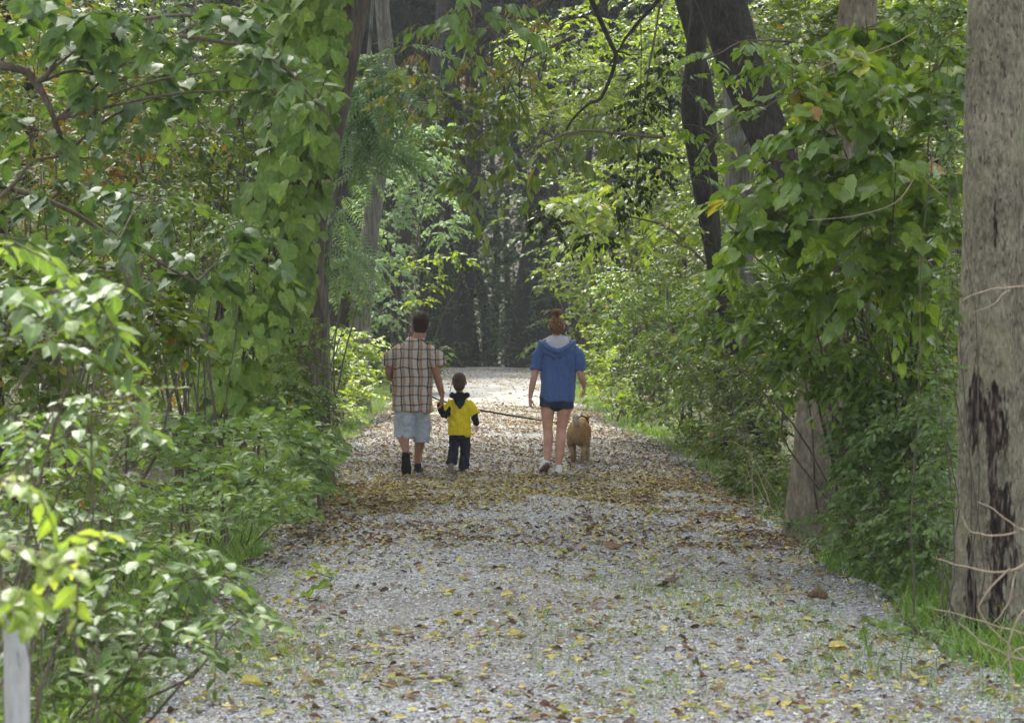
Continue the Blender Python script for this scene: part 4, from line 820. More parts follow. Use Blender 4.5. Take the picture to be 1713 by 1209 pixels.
woody('shrub', 'lower mass of toothed green leaves reaching left from the grape thicket', 'shrub', gl(1450, 18.5),
      [(1260, 470, 70, 35, 16.5, .5), (1340, 470, 90, 50, 16.5, .6), (1430, 500, 90, 60, 16.5, .6), (1520, 520, 70, 70, 16.5, .6), (1300, 540, 90, 45, 16.5, .5), (1210, 545, 50, 28, 16.7, .4), (1390, 590, 90, 50, 16.5, .6), (1220, 500, 40, 22, 16.5, .4), (1480, 620, 80, 50, 16.3, .6), (1180, 580, 30, 14, 16.8, .2), (1330, 620, 60, 35, 16.6, .4), (1560, 620, 40, 60, 16.2, .4), (1420, 660, 60, 30, 16.4, .4)],
      OVATE, .12, ML['grape'], 408, dens=5.98, stems=5, srad=.012, hang=.3, rspan=.93)
woody('shrub', 'dark underbrush between the two right-hand trunks', 'shrub', gl(1490, 16),
      [(1480, 700, 80, 60, 16, .7), (1540, 780, 60, 70, 15.5, .7), (1460, 790, 70, 60, 16, .7), (1430, 870, 60, 45, 16, .6), (1520, 880, 70, 50, 15, .6), (1560, 690, 40, 60, 15, .5), (1570, 930, 40, 40, 14.3, .4), (1440, 730, 50, 60, 16.4, .5), (1510, 720, 70, 50, 16, .6), (1470, 930, 50, 30, 15.2, .4), (1550, 860, 50, 60, 14.8, .5)], OVATE, .075, ML['pale'], 409, dens=6.60, stems=5, srad=.010, limb=4)
woody('vine', 'strand of small silvery leaves hugging the left side of the big trunk', 'vine', gl(1598, 13.1),
      [(1590, 60, 18, 70, 13.1, .15), (1585, 200, 18, 70, 13.1, .15), (1588, 330, 14, 60, 13.1, .12), (1590, 480, 14, 60, 13.1, .12), (1580, 620, 16, 60, 13.1, .12), (1578, 760, 20, 60, 13.1, .15), (1560, 850, 22, 40, 13.0, .15), (1560, 20, 40, 40, 13.2, .2)], OVATE, .055, ML['pale'], 410, dens=3.30, stems=8, srad=.006, nleaf=6)
branch('tree_branch', 'leafy twig tips reaching left in front of the black leaning trunk', 'branch', [(1330, 70, 15.5), (1260, 70, 15.5), (1210, 85, 15.5), (1170, 98, 15.5)], .010,
       [(1190, 92, 32, 10, 15.5, .15), (1250, 75, 40, 18, 15.5, .2), (1310, 80, 45, 22, 15.5, .3), (1290, 110, 40, 16, 15.5, .2)], OVATE, .12, ML['grape'], 411, dens=1.8, hang=.4, rspan=.9)
woody('shrub', 'dim green backdrop thicket behind the grape leaves', 'shrub', gl(1430, 24),
      [(1350, 80, 90, 80, 24, 1), (1450, 60, 90, 80, 24, 1), (1550, 80, 70, 90, 24, 1), (1480, 350, 110, 90, 24, 1), (1380, 500, 90, 80, 25, 1), (1540, 520, 80, 90, 24, 1), (1480, 680, 90, 80, 22, 1), (1390, 680, 60, 60, 23, 1), (1560, 800, 60, 90, 20, 1)], OVATE, .12, ML['mid'], 412, dens=4.68, stems=9, srad=.02)
branch('tree_branch', 'loose yellow-green spray hanging across the slim dark twin trunks', 'branch', [(1330, 150, 20), (1280, 180, 20), (1200, 230, 20), (1150, 300, 20)], .012,
       [(1260, 190, 40, 26, 20, .3), (1200, 235, 45, 26, 20, .3), (1160, 290, 40, 26, 20, .3), (1130, 210, 40, 24, 20.4, .3), (1220, 330, 40, 24, 20, .3), (1180, 400, 40, 26, 20.5, .3), (1240, 130, 30, 24, 20.2, .3), (1150, 150, 36, 30, 20.5, .3)], OVATE, .10, ML['grape'], 417, dens=1.3, hang=.5, rspan=.95)
woody('sapling', 'thin green saplings between the dark trunks and the grape thicket', 'tree', gl(1250, 36),
      [(1240, 80, 60, 70, 36, 1), (1150, 440, 60, 60, 35, 1), (1180, 330, 50, 70, 37, 1), (1260, 250, 50, 80, 37, 1), (1210, 450, 50, 60, 35, 1)], OVATE, .11, ML['mid'], 413, dens=2.86, stems=6, srad=.025)
woody('weed_clump', 'little leafy seedlings at the foot of the tan trunk on the right', 'plants', gl(1400, 17),
      [(1390, 905, 40, 14, 17, .3), (1450, 930, 50, 18, 16, .4), (1530, 960, 50, 20, 14.8, .4), (1330, 870, 30, 16, 18.2, .3)], OVATE, .06, ML['pale'], 414, dens=2.56, stems=12, srad=.004, bark=MB_STEM, part='stems', leafpart='leaves')
woody('weed_clump', 'broad seedling leaves on the gravel at lower right', 'plants', gl(1490, 11.2),
      [(1490, 1062, 45, 12, 11.2, .2), (1440, 1040, 30, 10, 11.6, .15), (1540, 1045, 30, 12, 11.6, .2)], OVATE, .075, ML['pale'], 415, dens=1.2, stems=6, srad=.003, bark=MB_STEM, part='stems', leafpart='leaves')
woody('weed_clump', 'single small seedling with one upright leaf near the left trail edge', 'plants', gl(555, 14.4),
      [(557, 968, 10, 10, 14.4, .05)], OVATE, .10, ML['lime'], 416, dens=.4, stems=2, srad=.003, bark=MB_STEM, part='stems', leafpart='leaves')
# ------------------------------------------------------------------ people and dog
def limb(mb, pts, radii, sides=16, n=None, ref=(1, 0, 0), caps=True):
    """rounded, tapering limb; radii are r or (rx, ry), rx along ref"""
    P = np.asarray(pts, float); R = np.array([(r, r) if np.isscalar(r) else r for r in radii], float)
    n = n or max(8, len(P)*5)
    C = curve_pts(P, n); t = np.linspace(0, len(P)-1, n)
    RR = np.stack([np.interp(t, np.arange(len(P)), R[:, k]) for k in (0, 1)], 1)
    T = nrm(np.gradient(C, axis=0))
    if caps:
        a = np.array([.35, .75, .97]); b = np.sqrt(1-a*a)
        for end in (0, -1):
            r = RR[end]; m = r.mean(); d = -T[0] if end == 0 else T[-1]
            ex = C[end]+d[None]*(a*m)[:, None]; er = r[None]*b[:, None]
            if end == 0: C = np.vstack([ex[::-1], C]); RR = np.vstack([er[::-1], RR]); T = np.vstack([np.repeat(T[:1], 3, 0), T])
            else: C = np.vstack([C, ex]); RR = np.vstack([RR, er]); T = np.vstack([T, np.repeat(T[-1:], 3, 0)])
    ref = np.asarray(ref, float)
    A = nrm(ref-(T@ref)[:, None]*T); B = np.cross(T, A)
    th = np.arange(sides)/sides*2*math.pi
    V = C[:, None]+A[:, None]*(np.cos(th)[None]*RR[:, :1])[..., None]+B[:, None]*(np.sin(th)[None]*RR[:, 1:])[..., None]
    m = len(C); i = np.arange(m-1)[:, None]*sides; j = np.arange(sides)[None]; k = (j+1) % sides
    f = np.stack([i+j, i+k, i+sides+k, i+sides+j], -1).reshape(-1, 4)
    V = np.concatenate([V.reshape(-1, 3), C[:1], C[-1:]]); q = m*sides
    f3 = [(q, (z+1) % sides, z) for z in range(sides)]+[(q+1, (m-1)*sides+z, (m-1)*sides+(z+1) % sides) for z in range(sides)]
    mb.add(V, f, f3)
def ball(mb, c, r, rot=None):
    r = np.broadcast_to(np.asarray(r, float), (3,)); a, b = 20, 14
    th = np.arange(a)/a*2*math.pi; ph = np.linspace(0, math.pi, b)[1:-1]
    V = np.stack([np.outer(np.sin(ph), np.cos(th)), np.outer(np.sin(ph), np.sin(th)), np.outer(np.cos(ph), np.ones(a))], -1).reshape(-1, 3)
    V = np.vstack([V, [0, 0, 1], [0, 0, -1]])*r
    if rot is not None: V = V@np.array(rot).T
    V = V+np.asarray(c); i = np.arange(b-3)[:, None]*a; j = np.arange(a)[None]; k = (j+1) % a; q = a*(b-2)
    f = np.stack([i+j, i+a+j, i+a+k, i+k], -1).reshape(-1, 4)
    mb.add(V, f, [(q, z, (z+1) % a) for z in range(a)]+[(q+1, (b-3)*a+(z+1) % a, (b-3)*a+z) for z in range(a)])
def fuse(name, mb, voxel, mat, parent, smooth=3, post=None):
    """melts overlapping shells into one continuous surface"""
    o = mb.build(name+'_tmp', mat, None)
    md = o.modifiers.new('r', 'REMESH'); md.mode = 'VOXEL'; md.voxel_size = voxel; md.use_smooth_shade = True
    if smooth: sm = o.modifiers.new('s', 'SMOOTH'); sm.iterations = smooth; sm.factor = .5
    dg = bpy.context.evaluated_depsgraph_get(); dg.update()
    me = bpy.data.meshes.new_from_object(o.evaluated_get(dg)); me.name = name
    bpy.data.objects.remove(o)
    if post:
        k = len(me.vertices); co = np.zeros(k*3, np.float32); no = np.zeros(k*3, np.float32)
        me.vertices.foreach_get('co', co); me.vertices.foreach_get('normal', no)
        me.vertices.foreach_set('co', post(co.reshape(-1, 3), no.reshape(-1, 3)).astype(np.float32).ravel())
    me.polygons.foreach_set('use_smooth', np.ones(len(me.polygons), bool)); me.update()
    if not me.materials: me.materials.append(mat)
    r = bpy.data.objects.new(name, me); COL.objects.link(r); r.parent = parent; return r
def folds(amp, fx, fz, seed=0, hang=None):
    def p(v, n):
        d = np.array([mnoise.fractal(Vector((x*fx, y*fx, z*fz+seed)), .8, 2., 3)+.28*math.sin(x*fx*6+z*fz*3+5*mnoise.noise(Vector((x*fx*.6, z*fz, seed+4.))))+.6*abs(mnoise.noise(Vector((x*fx*.7+z*3, y*fx*.7, z*fz*1.6+seed+9)))) for x, y, z in v])
        return v+n*(np.clip(d, -.12, 1)*amp)[:, None]
    return p
def skinmat(name, col, rough=.55):
    m, n, out = newmat(name); tc = N(n, 'ShaderNodeTexCoord'); nz = N(n, 'ShaderNodeTexNoise', Scale=14.0, Detail=5.0); n.links.new(tc.outputs['Object'], nz.inputs[0])
    c = ramp(n, [(.3, (col[0]*.85, col[1]*.75, col[2]*.72)), (.7, (min(1, col[0]*1.1), col[1]*1.1, col[2]*1.1))], nz.outputs[0])
    p = N(n, 'ShaderNodeBsdfPrincipled', Roughness=rough); n.links.new(c, p.inputs['Base Color']); p.inputs['Subsurface Weight'].default_value = .08
    p.inputs['Subsurface Radius'].default_value = (.02, .008, .004); p.inputs['Specular IOR Level'].default_value = .35
    n.links.new(p.outputs[0], out.inputs[0]); return m
def hand(mb, w, d, pn, k=1.0, curl=.5, thumb=1, spread=.0):
    """palm and five bent fingers; d: wrist to knuckles, pn: palm-side normal, thumb=+1/-1 picks its side"""
    d = nrm(np.asarray(d, float)); pn = np.asarray(pn, float); pn = nrm(pn-d*(pn@d)); s = np.cross(d, pn)*thumb; w = np.asarray(w, float)
    limb(mb, [w-d*.02*k, w+d*.03*k, w+d*.085*k], [(.026*k, .019*k), (.036*k, .017*k), (.040*k, .013*k)], ref=s)
    for i, (off, L) in enumerate(((.030, .070), (.011, .080), (-.009, .074), (-.028, .058))):
        b = w+d*.082*k+s*off*k; c = curl*(1+.08*i); q = [b-d*.02*k, b]; a = 0; L *= k
        for seg in (.45, .32, .27):
            a += c*.75; q.append(q[-1]+(d*math.cos(a)+pn*math.sin(a)+s*spread*off*6)*L*seg)
        limb(mb, q, [.010*k, .0095*k, .009*k, .008*k, .0065*k], sides=8, n=16)
    b = w+d*.025*k+s*.028*k
    limb(mb, [b-s*.01*k, b+s*.018*k+d*.02*k+pn*.008*k, b+s*.026*k+d*.045*k+pn*.018*k, b+s*.024*k+d*.068*k+pn*.026*k], [.014*k, .013*k, .0105*k, .008*k], sides=8, n=16)
def head(mb, c, r, yaw=0, pitch=0):
    """skull, jaw, nose, lips, brow, eye hollows, ears; faces +Y before yaw (about Z) and pitch"""
    Rm = Matrix.Rotation(yaw, 3, 'Z') @ Matrix.Rotation(pitch, 3, 'X'); M3 = np.array(Rm); c = np.asarray(c, float)
    rx, ry, rz = r; q = lambda x, y, z: c+M3@np.array([x*rx, y*ry, z*rz])
    ball(mb, q(0, -.08, .14), (rx, ry*.95, rz*.86), M3)
    limb(mb, [q(0, .05, .1), q(0, .28, -.35), q(0, .50, -.80)], [(rx*.88, ry*.8), (rx*.78, ry*.60), (rx*.42, ry*.34)], ref=M3[:, 0])
    limb(mb, [q(0, .84, .18), q(0, 1.06, -.16), q(0, .98, -.24)], [rx*.13, rx*.2, rx*.16], sides=8, n=12)
    for s in (-1, 1):
        ball(mb, q(s*.36, .80, .12), (rx*.2, ry*.1, rz*.09), M3)
        limb(mb, [q(s*.14, .88, .27), q(s*.55, .74, .27)], [rx*.12, rx*.10], sides=8, n=8)
        ball(mb, q(s*1.02, -.06, -.05), (rx*.14, ry*.26, rz*.25), M3)
        ball(mb, q(s*1.12, -.14, .02), (rx*.08, ry*.2, rz*.2), M3)
    limb(mb, [q(-.28, .82, -.46), q(.28, .82, -.46)], [rx*.12, rx*.12], sides=8, n=8)
    return q, M3
def shoe(parent, heel, toe, up, width, h, um, sm, name='shoe', collar=.0):
    heel = np.asarray(heel, float); toe = np.asarray(toe, float); L = np.linalg.norm(toe-heel); f = (toe-heel)/L
    up = np.asarray(up, float); up = nrm(up-f*(up@f)); s = np.cross(f, up)
    mb = MB()
    P = lambda t, z: heel+f*L*t+up*z
    limb(mb, [P(.14, h*.42), P(.4, h*.42), P(.7, h*.33), P(.88, h*.28)], [(width*.40, h*.42), (width*.40, h*.42), (width*.50, h*.34), (width*.40, h*.26)], ref=s, n=20)
    limb(mb, [P(.16, h*.4), P(.2, h*1.0+collar)], [(width*.38, h*.44), (width*.38, h*.46)], ref=s)
    limb(mb, [P(.3, h*.5), P(.48, h*.75)], [(width*.34, h*.35), (width*.26, h*.25)], ref=s)
    o = fuse(name, mb, .006, um, parent, 2)
    # sole: outline extruded
    N_ = 28; out = []
    for i in range(N_):
        a = i/N_*2*math.pi; t = .5-.5*math.cos(a); wd = width*(.40+.12*math.sin(max(0, t-.35)*2.4)-.06*math.exp(-((t-.42)/.14)**2))
        out.append((t, math.copysign(abs(math.sin(a))**.55, math.sin(a))*wd))
    V = [heel+f*L*t+s*x+up*z for z in (-.006, h*.24) for t, x in out]+[heel+f*L*.5-up*.006, heel+f*L*.5+up*h*.24]
    f4 = [(i, (i+1) % N_, N_+(i+1) % N_, N_+i) for i in range(N_)]; f3 = [(2*N_, (i+1) % N_, i) for i in range(N_)]+[(2*N_+1, N_+i, N_+(i+1) % N_) for i in range(N_)]
    m2 = MB(); m2.add(np.array(V), f4, f3); so = m2.build('sole', sm, o, smooth=False)
    return o

# ---- materials of the walkers
def plaid():
    m, n, out = newmat('plaid_cotton'); tc = N(n, 'ShaderNodeTexCoord')
    dn = N(n, 'ShaderNodeTexNoise', Scale=4.0, Detail=3.0); n.links.new(tc.outputs['Object'], dn.inputs[0])
    dv = N(n, 'ShaderNodeVectorMath', operation='MULTIPLY_ADD'); dv.inputs[1].default_value = (.085, .0, .085); n.links.new(dn.outputs['Color'], dv.inputs[0]); n.links.new(tc.outputs['Object'], dv.inputs[2])
    sp = N(n, 'ShaderNodeSeparateXYZ'); n.links.new(dv.outputs[0], sp.inputs[0])
    def per(o, p, off):
        a = N(n, 'ShaderNodeMath', operation='MULTIPLY_ADD'); a.inputs[1].default_value = 1/p; a.inputs[2].default_value = off; n.links.new(o, a.inputs[0])
        b = N(n, 'ShaderNodeMath', operation='FRACT'); n.links.new(a.outputs[0], b.inputs[0]); return b.outputs[0]
    fx, fz = per(sp.outputs[0], .094, .2), per(sp.outputs[2], .100, .4)
    k, w_, t_, g_ = (.10, .085, .088), (.56, .54, .52), (.42, .30, .225), (.36, .34, .34)
    cx = ramp(n, [(0, w_), (.28, w_), (.32, g_), (.365, k), (.44, k), (.50, w_), (.56, t_), (.82, t_), (.86, (.58, .46, .38)), (.92, w_)], fx)
    cz = ramp(n, [(0, w_), (.30, w_), (.36, (.5, .45, .42)), (.41, (.20, .18, .18)), (.48, (.20, .18, .18)), (.54, w_), (.66, w_), (.70, (.62, .50, .43)), (.86, (.62, .50, .43)), (.90, w_)], fz)
    mx = N(n, 'ShaderNodeMix', data_type='RGBA', blend_type='MULTIPLY'); mx.inputs[0].default_value = 1; n.links.new(cx, mx.inputs[6]); n.links.new(cz, mx.inputs[7])
    sc = N(n, 'ShaderNodeVectorMath', operation='SCALE'); sc.inputs['Scale'].default_value = 1.35; n.links.new(mx.outputs[2], sc.inputs[0])
    p = N(n, 'ShaderNodeBsdfPrincipled', Roughness=.9); n.links.new(sc.outputs[0], p.inputs['Base Color']); p.inputs['Specular IOR Level'].default_value = .15
    n.links.new(p.outputs[0], out.inputs[0]); return m
M_PLAID = plaid()
SK_M, SK_C, SK_W = skinmat('skin_tanned', (.31, .165, .11)), skinmat('skin_child', (.60, .36, .27)), skinmat('skin_fair', (.52, .29, .21))
M_HAIRD = clothmat('hair_dark', (.030, .020, .016), .7, .4, 160, .5); M_HAIRB = clothmat('hair_brown', (.07, .042, .026), .6, .4, 120, .5); M_HAIRR = clothmat('hair_auburn', (.135, .075, .035), .5, .75, 70, .7)
M_DENIM = clothmat('faded_denim', (.37, .40, .44), .95, .10, 45, .3); M_BLK = clothmat('black_cotton', (.012, .012, .014), .95, .2); M_NAVY = clothmat('dark_jersey', (.022, .024, .035), .95, .2)
M_YEL = clothmat('yellow_cotton', (.66, .52, .018), .9, .07, 40, .2); M_BLUE = clothmat('blue_jersey', (.065, .11, .26), .95, .12, 50, .25, fuzz=.15); M_GREYL = clothmat('grey_lining', (.42, .42, .47), .95, .08, 200, .3)
M_SHBLK = clothmat('black_shoe', (.02, .02, .018), .8, .3); M_SHWHT = clothmat('white_shoe', (.68, .69, .70), .6, .08, 30, .3); M_SOLEG = clothmat('grey_sole', (.30, .26, .24), .8, .2, 60, .4); M_SOLEW = clothmat('white_sole', (.6, .6, .6), .7, .1)
M_SHORT = clothmat('dark_denim', (.030, .040, .065), .9, .15, 70, .3); M_PINK = clothmat('worn_sole', (.22, .13, .11), .8, .4, 40, .4)

# ---- the man
g = G(690, 797.5); man = empty('person', (g[0], g[1], .03), 'man in brown and white plaid shirt and pale shorts, holding the boy by the hand', 'person')
mb = MB()
limb(mb, [(-.005, .01, .92), (-.005, .02, 1.05), (0, .02, 1.22), (.005, .01, 1.36), (.02, .0, 1.42)], [(.155, .105), (.155, .11), (.165, .11), (.145, .085), (.07, .06)])
limb(mb, [(.03, .0, 1.38), (.075, .02, 1.50), (.088, .04, 1.58)], [.072, .068, .066])
head(mb, (.094, .05, 1.640), (.090, .104, .125), yaw=-.25, pitch=-.12)
for P, R in (([(-.14, 0, 1.35), (-.215, .0, 1.30), (-.255, .03, 1.12), (-.20, .20, 1.03), (-.08, .28, 1.02)], [.046, .050, .044, .041, .028]),
             ([(.16, 0, 1.35), (.235, 0, 1.29), (.262, -.01, 1.10), (.300, .03, .96), (.322, .06, .86)], [.046, .050, .046, .040, .027])): limb(mb, P, R)
hand(mb, (-.07, .285, 1.02), (1, .1, 0), (0, -1, -.2), 1.0, .9, 1)
hand(mb, (.322, .06, .855), (.10, .05, -1), (-.9, .1, 0), 1.0, .55, -1)
for P, R in (([(-.085, .0, .92), (-.10, .0, .72), (-.105, .02, .48), (-.092, -.06, .38), (-.070, -.17, .255)], [.095, .082, .058, .058, .036]),
             ([(.085, .0, .92), (.10, .07, .72), (.095, .14, .50), (.080, .17, .36), (.050, .21, .12)], [.095, .082, .058, .060, .038])): limb(mb, P, R)
limb(mb, [(-.070, -.17, .25), (-.067, -.16, .18)], [.035, .03]); limb(mb, [(.05, .21, .12), (.05, .26, .06)], [.038, .03])
fuse('body', mb, .0065, SK_M, man, 3)
mb = MB(); ball(mb, (.093, .035, 1.664), (.094, .103, .110), Matrix.Rotation(-.12, 3, 'X')); ball(mb, (.088, .0, 1.620), (.080, .058, .10)); fuse('hair', mb, .006, M_HAIRD, man, 2, folds(.003, 60, 60))
mb = MB()
limb(mb, [(-.01, .02, .69), (-.01, .02, .85), (-.008, .02, 1.05), (-.005, .01, 1.22), (.005, .0, 1.335), (.03, -.005, 1.405), (.05, .0, 1.455)], [(.215, .175), (.21, .17), (.212, .165), (.212, .155), (.185, .12), (.115, .085), (.075, .072)], n=40, sides=36, caps=False)
limb(mb, [(-.10, 0, 1.345), (-.165, 0, 1.335), (-.222, 0, 1.275), (-.262, .015, 1.20)], [.070, .068, .080, .078], caps=False, n=14)
limb(mb, [(.12, 0, 1.355), (.19, 0, 1.34), (.247, 0, 1.27), (.288, .0, 1.185)], [.070, .068, .082, .082], caps=False, n=14)
fuse('shirt', mb, .0075, M_PLAID, man, 3, folds(.032, 8, 2.0, 3))
mb = MB(); limb(mb, [(-.04, .055, 1.445), (-.03, -.035, 1.455), (.04, -.078, 1.462), (.12, -.03, 1.470), (.125, .05, 1.462)], [(.02, .012)]*5, ref=(0, 0, 1), n=26); fuse('collar', mb, .006, M_PLAID, man, 2)
mb = MB()
limb(mb, [(-.005, .01, .86), (-.005, .01, .78)], [(.160, .115), (.175, .13)])
limb(mb, [(-.080, .0, .80), (-.085, .01, .68), (-.082, .02, .52), (-.076, .01, .395)], [(.108, .12), (.106, .115), (.104, .11), (.110, .11)], caps=False)
limb(mb, [(.078, .01, .80), (.092, .05, .68), (.100, .11, .50), (.090, .13, .35)], [(.105, .12), (.098, .11), (.092, .10), (.090, .10)], caps=False)
fuse('shorts', mb, .0075, M_DENIM, man, 3, folds(.030, 6, 4.5, 7))
shoe(man, (-.070, -.235, .235), (-.062, -.10, -.01), (0, .95, .45), .118, .085, M_SHBLK, M_SHBLK, 'shoe')
shoe(man, (.05, .16, -.005), (.075, .45, -.005), (0, 0, 1), .105, .095, M_SHBLK, M_SHBLK, 'shoe')

# ---- the boy
D_B = 25.35; g = W(769, 794.5, D_B); boy = empty('person', (g[0], g[1], .03), 'small boy in a yellow shirt with black hood and dark trousers walking between the adults', 'person')
mb = MB()
limb(mb, [(0, 0, .48), (0, 0, .62), (0, 0, .74), (0, 0, .785)], [(.080, .06), (.075, .055), (.075, .05), (.040, .04)])
limb(mb, [(0, 0, .80), (-.002, .01, .92)], [.042, .040])
head(mb, (-.006, .02, .995), (.073, .088, .104), yaw=.1, pitch=-.05)
limb(mb, [(-.085, 0, .765), (-.14, -.03, .69), (-.165, -.04, .655), (-.205, -.03, .72), (-.215, -.02, .765)], [.034, .030, .029, .024, .019])
limb(mb, [(.085, 0, .765), (.145, 0, .68), (.165, .01, .63), (.185, .02, .545)], [.034, .031, .028, .018])
hand(mb, (-.215, -.02, .77), (.12, -.12, 1), (1, -.2, 0), .62, .8, 1)
hand(mb, (.187, .025, .53), (.12, .05, -1), (-.6, .6, 0), .62, .5, -1)
limb(mb, [(-.055, 0, .48), (-.065, .0, .28), (-.085, -.07, .12)], [.055, .042, .030]); limb(mb, [(.055, 0, .48), (.058, .04, .28), (.035, .05, .08)], [.055, .042, .030])
fuse('body', mb, .005, SK_C, boy, 2)
mb = MB(); ball(mb, (-.006, .008, 1.018), (.077, .088, .093)); ball(mb, (-.006, -.02, .975), (.066, .060, .078)); fuse('hair', mb, .005, M_HAIRB, boy, 2, folds(.003, 70, 70))
mb = MB()
limb(mb, [(.0, .0, .42), (0, 0, .52), (0, 0, .62), (0, 0, .72), (0, 0, .79), (0, 0, .835)], [(.130, .105), (.125, .10), (.116, .092), (.112, .085), (.105, .075), (.055, .055)], n=30, sides=32, caps=False)
limb(mb, [(-.08, 0, .785), (-.125, -.01, .72), (-.158, -.02, .675)], [.052, .055, .056], caps=False); limb(mb, [(.08, 0, .785), (.125, 0, .72), (.165, 0, .645)], [.052, .055, .054], caps=False)
fuse('t_shirt', mb, .006, M_YEL, boy, 2, folds(.024, 11, 6, 2))
mb = MB(); limb(mb, [(-.12, -.02, .71), (-.150, -.04, .655), (-.175, -.045, .65), (-.205, -.035, .70), (-.215, -.025, .755)], [.041, .042, .040, .038, .032]); fuse('sleeve', mb, .006, M_BLK, boy, 2, folds(.008, 20, 20, 5))
mb = MB(); limb(mb, [(.13, 0, .71), (.152, .005, .655), (.168, .01, .60), (.184, .02, .55)], [.041, .040, .037, .033]); fuse('sleeve', mb, .006, M_BLK, boy, 2, folds(.008, 20, 20, 6))
mb = MB()
limb(mb, [(-.085, .0, .865), (-.075, -.065, .855), (0, -.085, .825), (.075, -.065, .855), (.085, .0, .865)], [.026, .030, .034, .030, .026], n=30)
limb(mb, [(0, -.075, .85), (0, -.095, .79), (0, -.100, .725)], [(.075, .022), (.062, .024), (.022, .014)]); fuse('hood', mb, .006, M_BLK, boy, 3, folds(.008, 14, 14, 1))
mb = MB()
limb(mb, [(0, 0, .48), (0, 0, .42)], [(.090, .07), (.10, .08)])
limb(mb, [(-.052, 0, .43), (-.062, .0, .30), (-.082, -.04, .17), (-.092, -.06, .10)], [(.060, .065), (.055, .06), (.056, .056), (.058, .058)], caps=False); limb(mb, [(.052, 0, .43), (.062, .03, .28), (.052, .05, .13), (.045, .05, .05)], [(.062, .065), (.058, .06), (.056, .058), (.058, .06)], caps=False)
fuse('trousers', mb, .006, M_NAVY, boy, 2, folds(.012, 12, 9, 4))
shoe(boy, (-.098, -.115, .115), (-.102, -.02, -.005), (0, .75, .65), .068, .055, M_SHBLK, M_SOLEG, 'shoe')
shoe(boy, (.030, -.01, -.005), (.022, .165, -.005), (0, 0, 1), .068, .062, M_SHBLK, M_SOLEW, 'shoe')

# ---- the woman
g = G(930, 797.5); wom = empty('person', (g[0], g[1], .03), 'woman in blue hooded top and dark shorts, hair in a bun, walking beside the dog', 'person')
mb = MB()
limb(mb, [(.010, 0, .86), (.010, .0, .98), (.015, .0, 1.12), (.018, .0, 1.30), (.015, .0, 1.42), (.01, 0, 1.46)], [(.155, .12), (.145, .11), (.125, .095), (.15, .10), (.12, .085), (.06, .06)])
limb(mb, [(.01, 0, 1.43), (.008, .01, 1.54), (.008, .02, 1.58)], [.052, .049, .05])
q, M3 = head(mb, (.007, .035, 1.615), (.081, .095, .112), yaw=.0, pitch=-.1)
limb(mb, [(-.13, 0, 1.385), (-.195, 0, 1.28), (-.236, -.01, 1.08), (-.262, .02, .95), (-.280, .03, .845)], [.040, .042, .038, .034, .023])
limb(mb, [(.165, 0, 1.385), (.235, 0, 1.28), (.270, .0, 1.09), (.298, .06, 1.02), (.312, .12, .955)], [.040, .042, .038, .034, .023])
hand(mb, (-.282, .032, .84), (.02, .05, -1), (.9, .3, 0), .92, .45, 1)
hand(mb, (.313, .125, .950), (.02, .55, -1), (-.9, .1, 0), .92, .5, -1)
limb(mb, [(-.075, 0, .86), (-.090, .01, .70), (-.088, .03, .50), (-.084, .0, .38), (-.098, -.03, .20), (-.10, -.03, .14)], [.090, .076, .053, .056, .035, .034])
limb(mb, [(.092, 0, .86), (.088, .01, .70), (.062, .02, .50), (.050, -.02, .36), (.028, -.04, .14), (.026, -.03, .07)], [.092, .080, .054, .058, .036, .034])
fuse('body', mb, .0065, SK_W, wom, 3)
mb = MB(); ball(mb, (.007, .018, 1.632), (.090, .098, .098), Matrix.Rotation(-.1, 3, 'X')); ball(mb, (.007, -.02, 1.60), (.078, .065, .080))
limb(mb, [(-.02, -.02, 1.69), (.0, -.03, 1.705), (.02, -.02, 1.69)], [.035, .038, .035]); fuse('hair', mb, .006, M_HAIRR, wom, 2, folds(.008, 26, 20, 2))
mb = MB()
for k in range(7):
    a = k/7*6.283; ball(mb, (.010+.030*math.cos(a), -.02+.026*math.sin(a)*.7, 1.765+.010*math.sin(a*2)), (.027, .028, .028))
ball(mb, (.010, -.02, 1.775), (.040, .036, .030)); bun = fuse('hair_bun', mb, .005, M_HAIRR, wom, 2, folds(.014, 34, 34, 3))
mb = MB(); rg = np.random.default_rng(8)
for k in range(46):
    a = rg.uniform(0, 6.28); o3 = np.array([.010+.05*math.cos(a), -.02+.045*math.sin(a), 1.765+rg.uniform(-.03, .035)]); dd = nrm(np.array([math.cos(a), math.sin(a), rg.uniform(-.3, .9)])+rg.normal(0, .5, 3))
    mb.tube(curve_pts([o3-dd*.015, o3+dd*.014+rg.normal(0, .006, 3), o3+dd*.026+rg.normal(0, .012, 3)], 6), .0014, 4, False)
for k in range(22):
    a = rg.uniform(3.6, 5.8); o3 = np.array([.007+.068*math.cos(a), -.01+.07*math.sin(a), 1.575+rg.uniform(-.01, .05)])
    mb.tube(curve_pts([o3+UP*.02, o3+rg.normal(0, .006, 3), o3-UP*rg.uniform(.02, .05)+rg.normal(0, .012, 3)], 6), .0014, 4, False)
mb.build('loose_hair', M_HAIRR, wom)
mb = MB()
limb(mb, [(.018, 0, .80), (.018, .0, .86), (.018, 0, .98), (.020, .0, 1.12), (.022, 0, 1.26), (.018, 0, 1.36), (.014, 0, 1.43), (.01, 0, 1.475)], [(.188, .155), (.196, .158), (.188, .15), (.180, .135), (.185, .13), (.185, .12), (.125, .09), (.07, .065)], n=44, sides=36, caps=False)
limb(mb, [(-.12, 0, 1.39), (-.175, 0, 1.31), (-.205, 0, 1.22), (-.225, -.005, 1.145)], [.068, .070, .064, .060], caps=False, n=18)
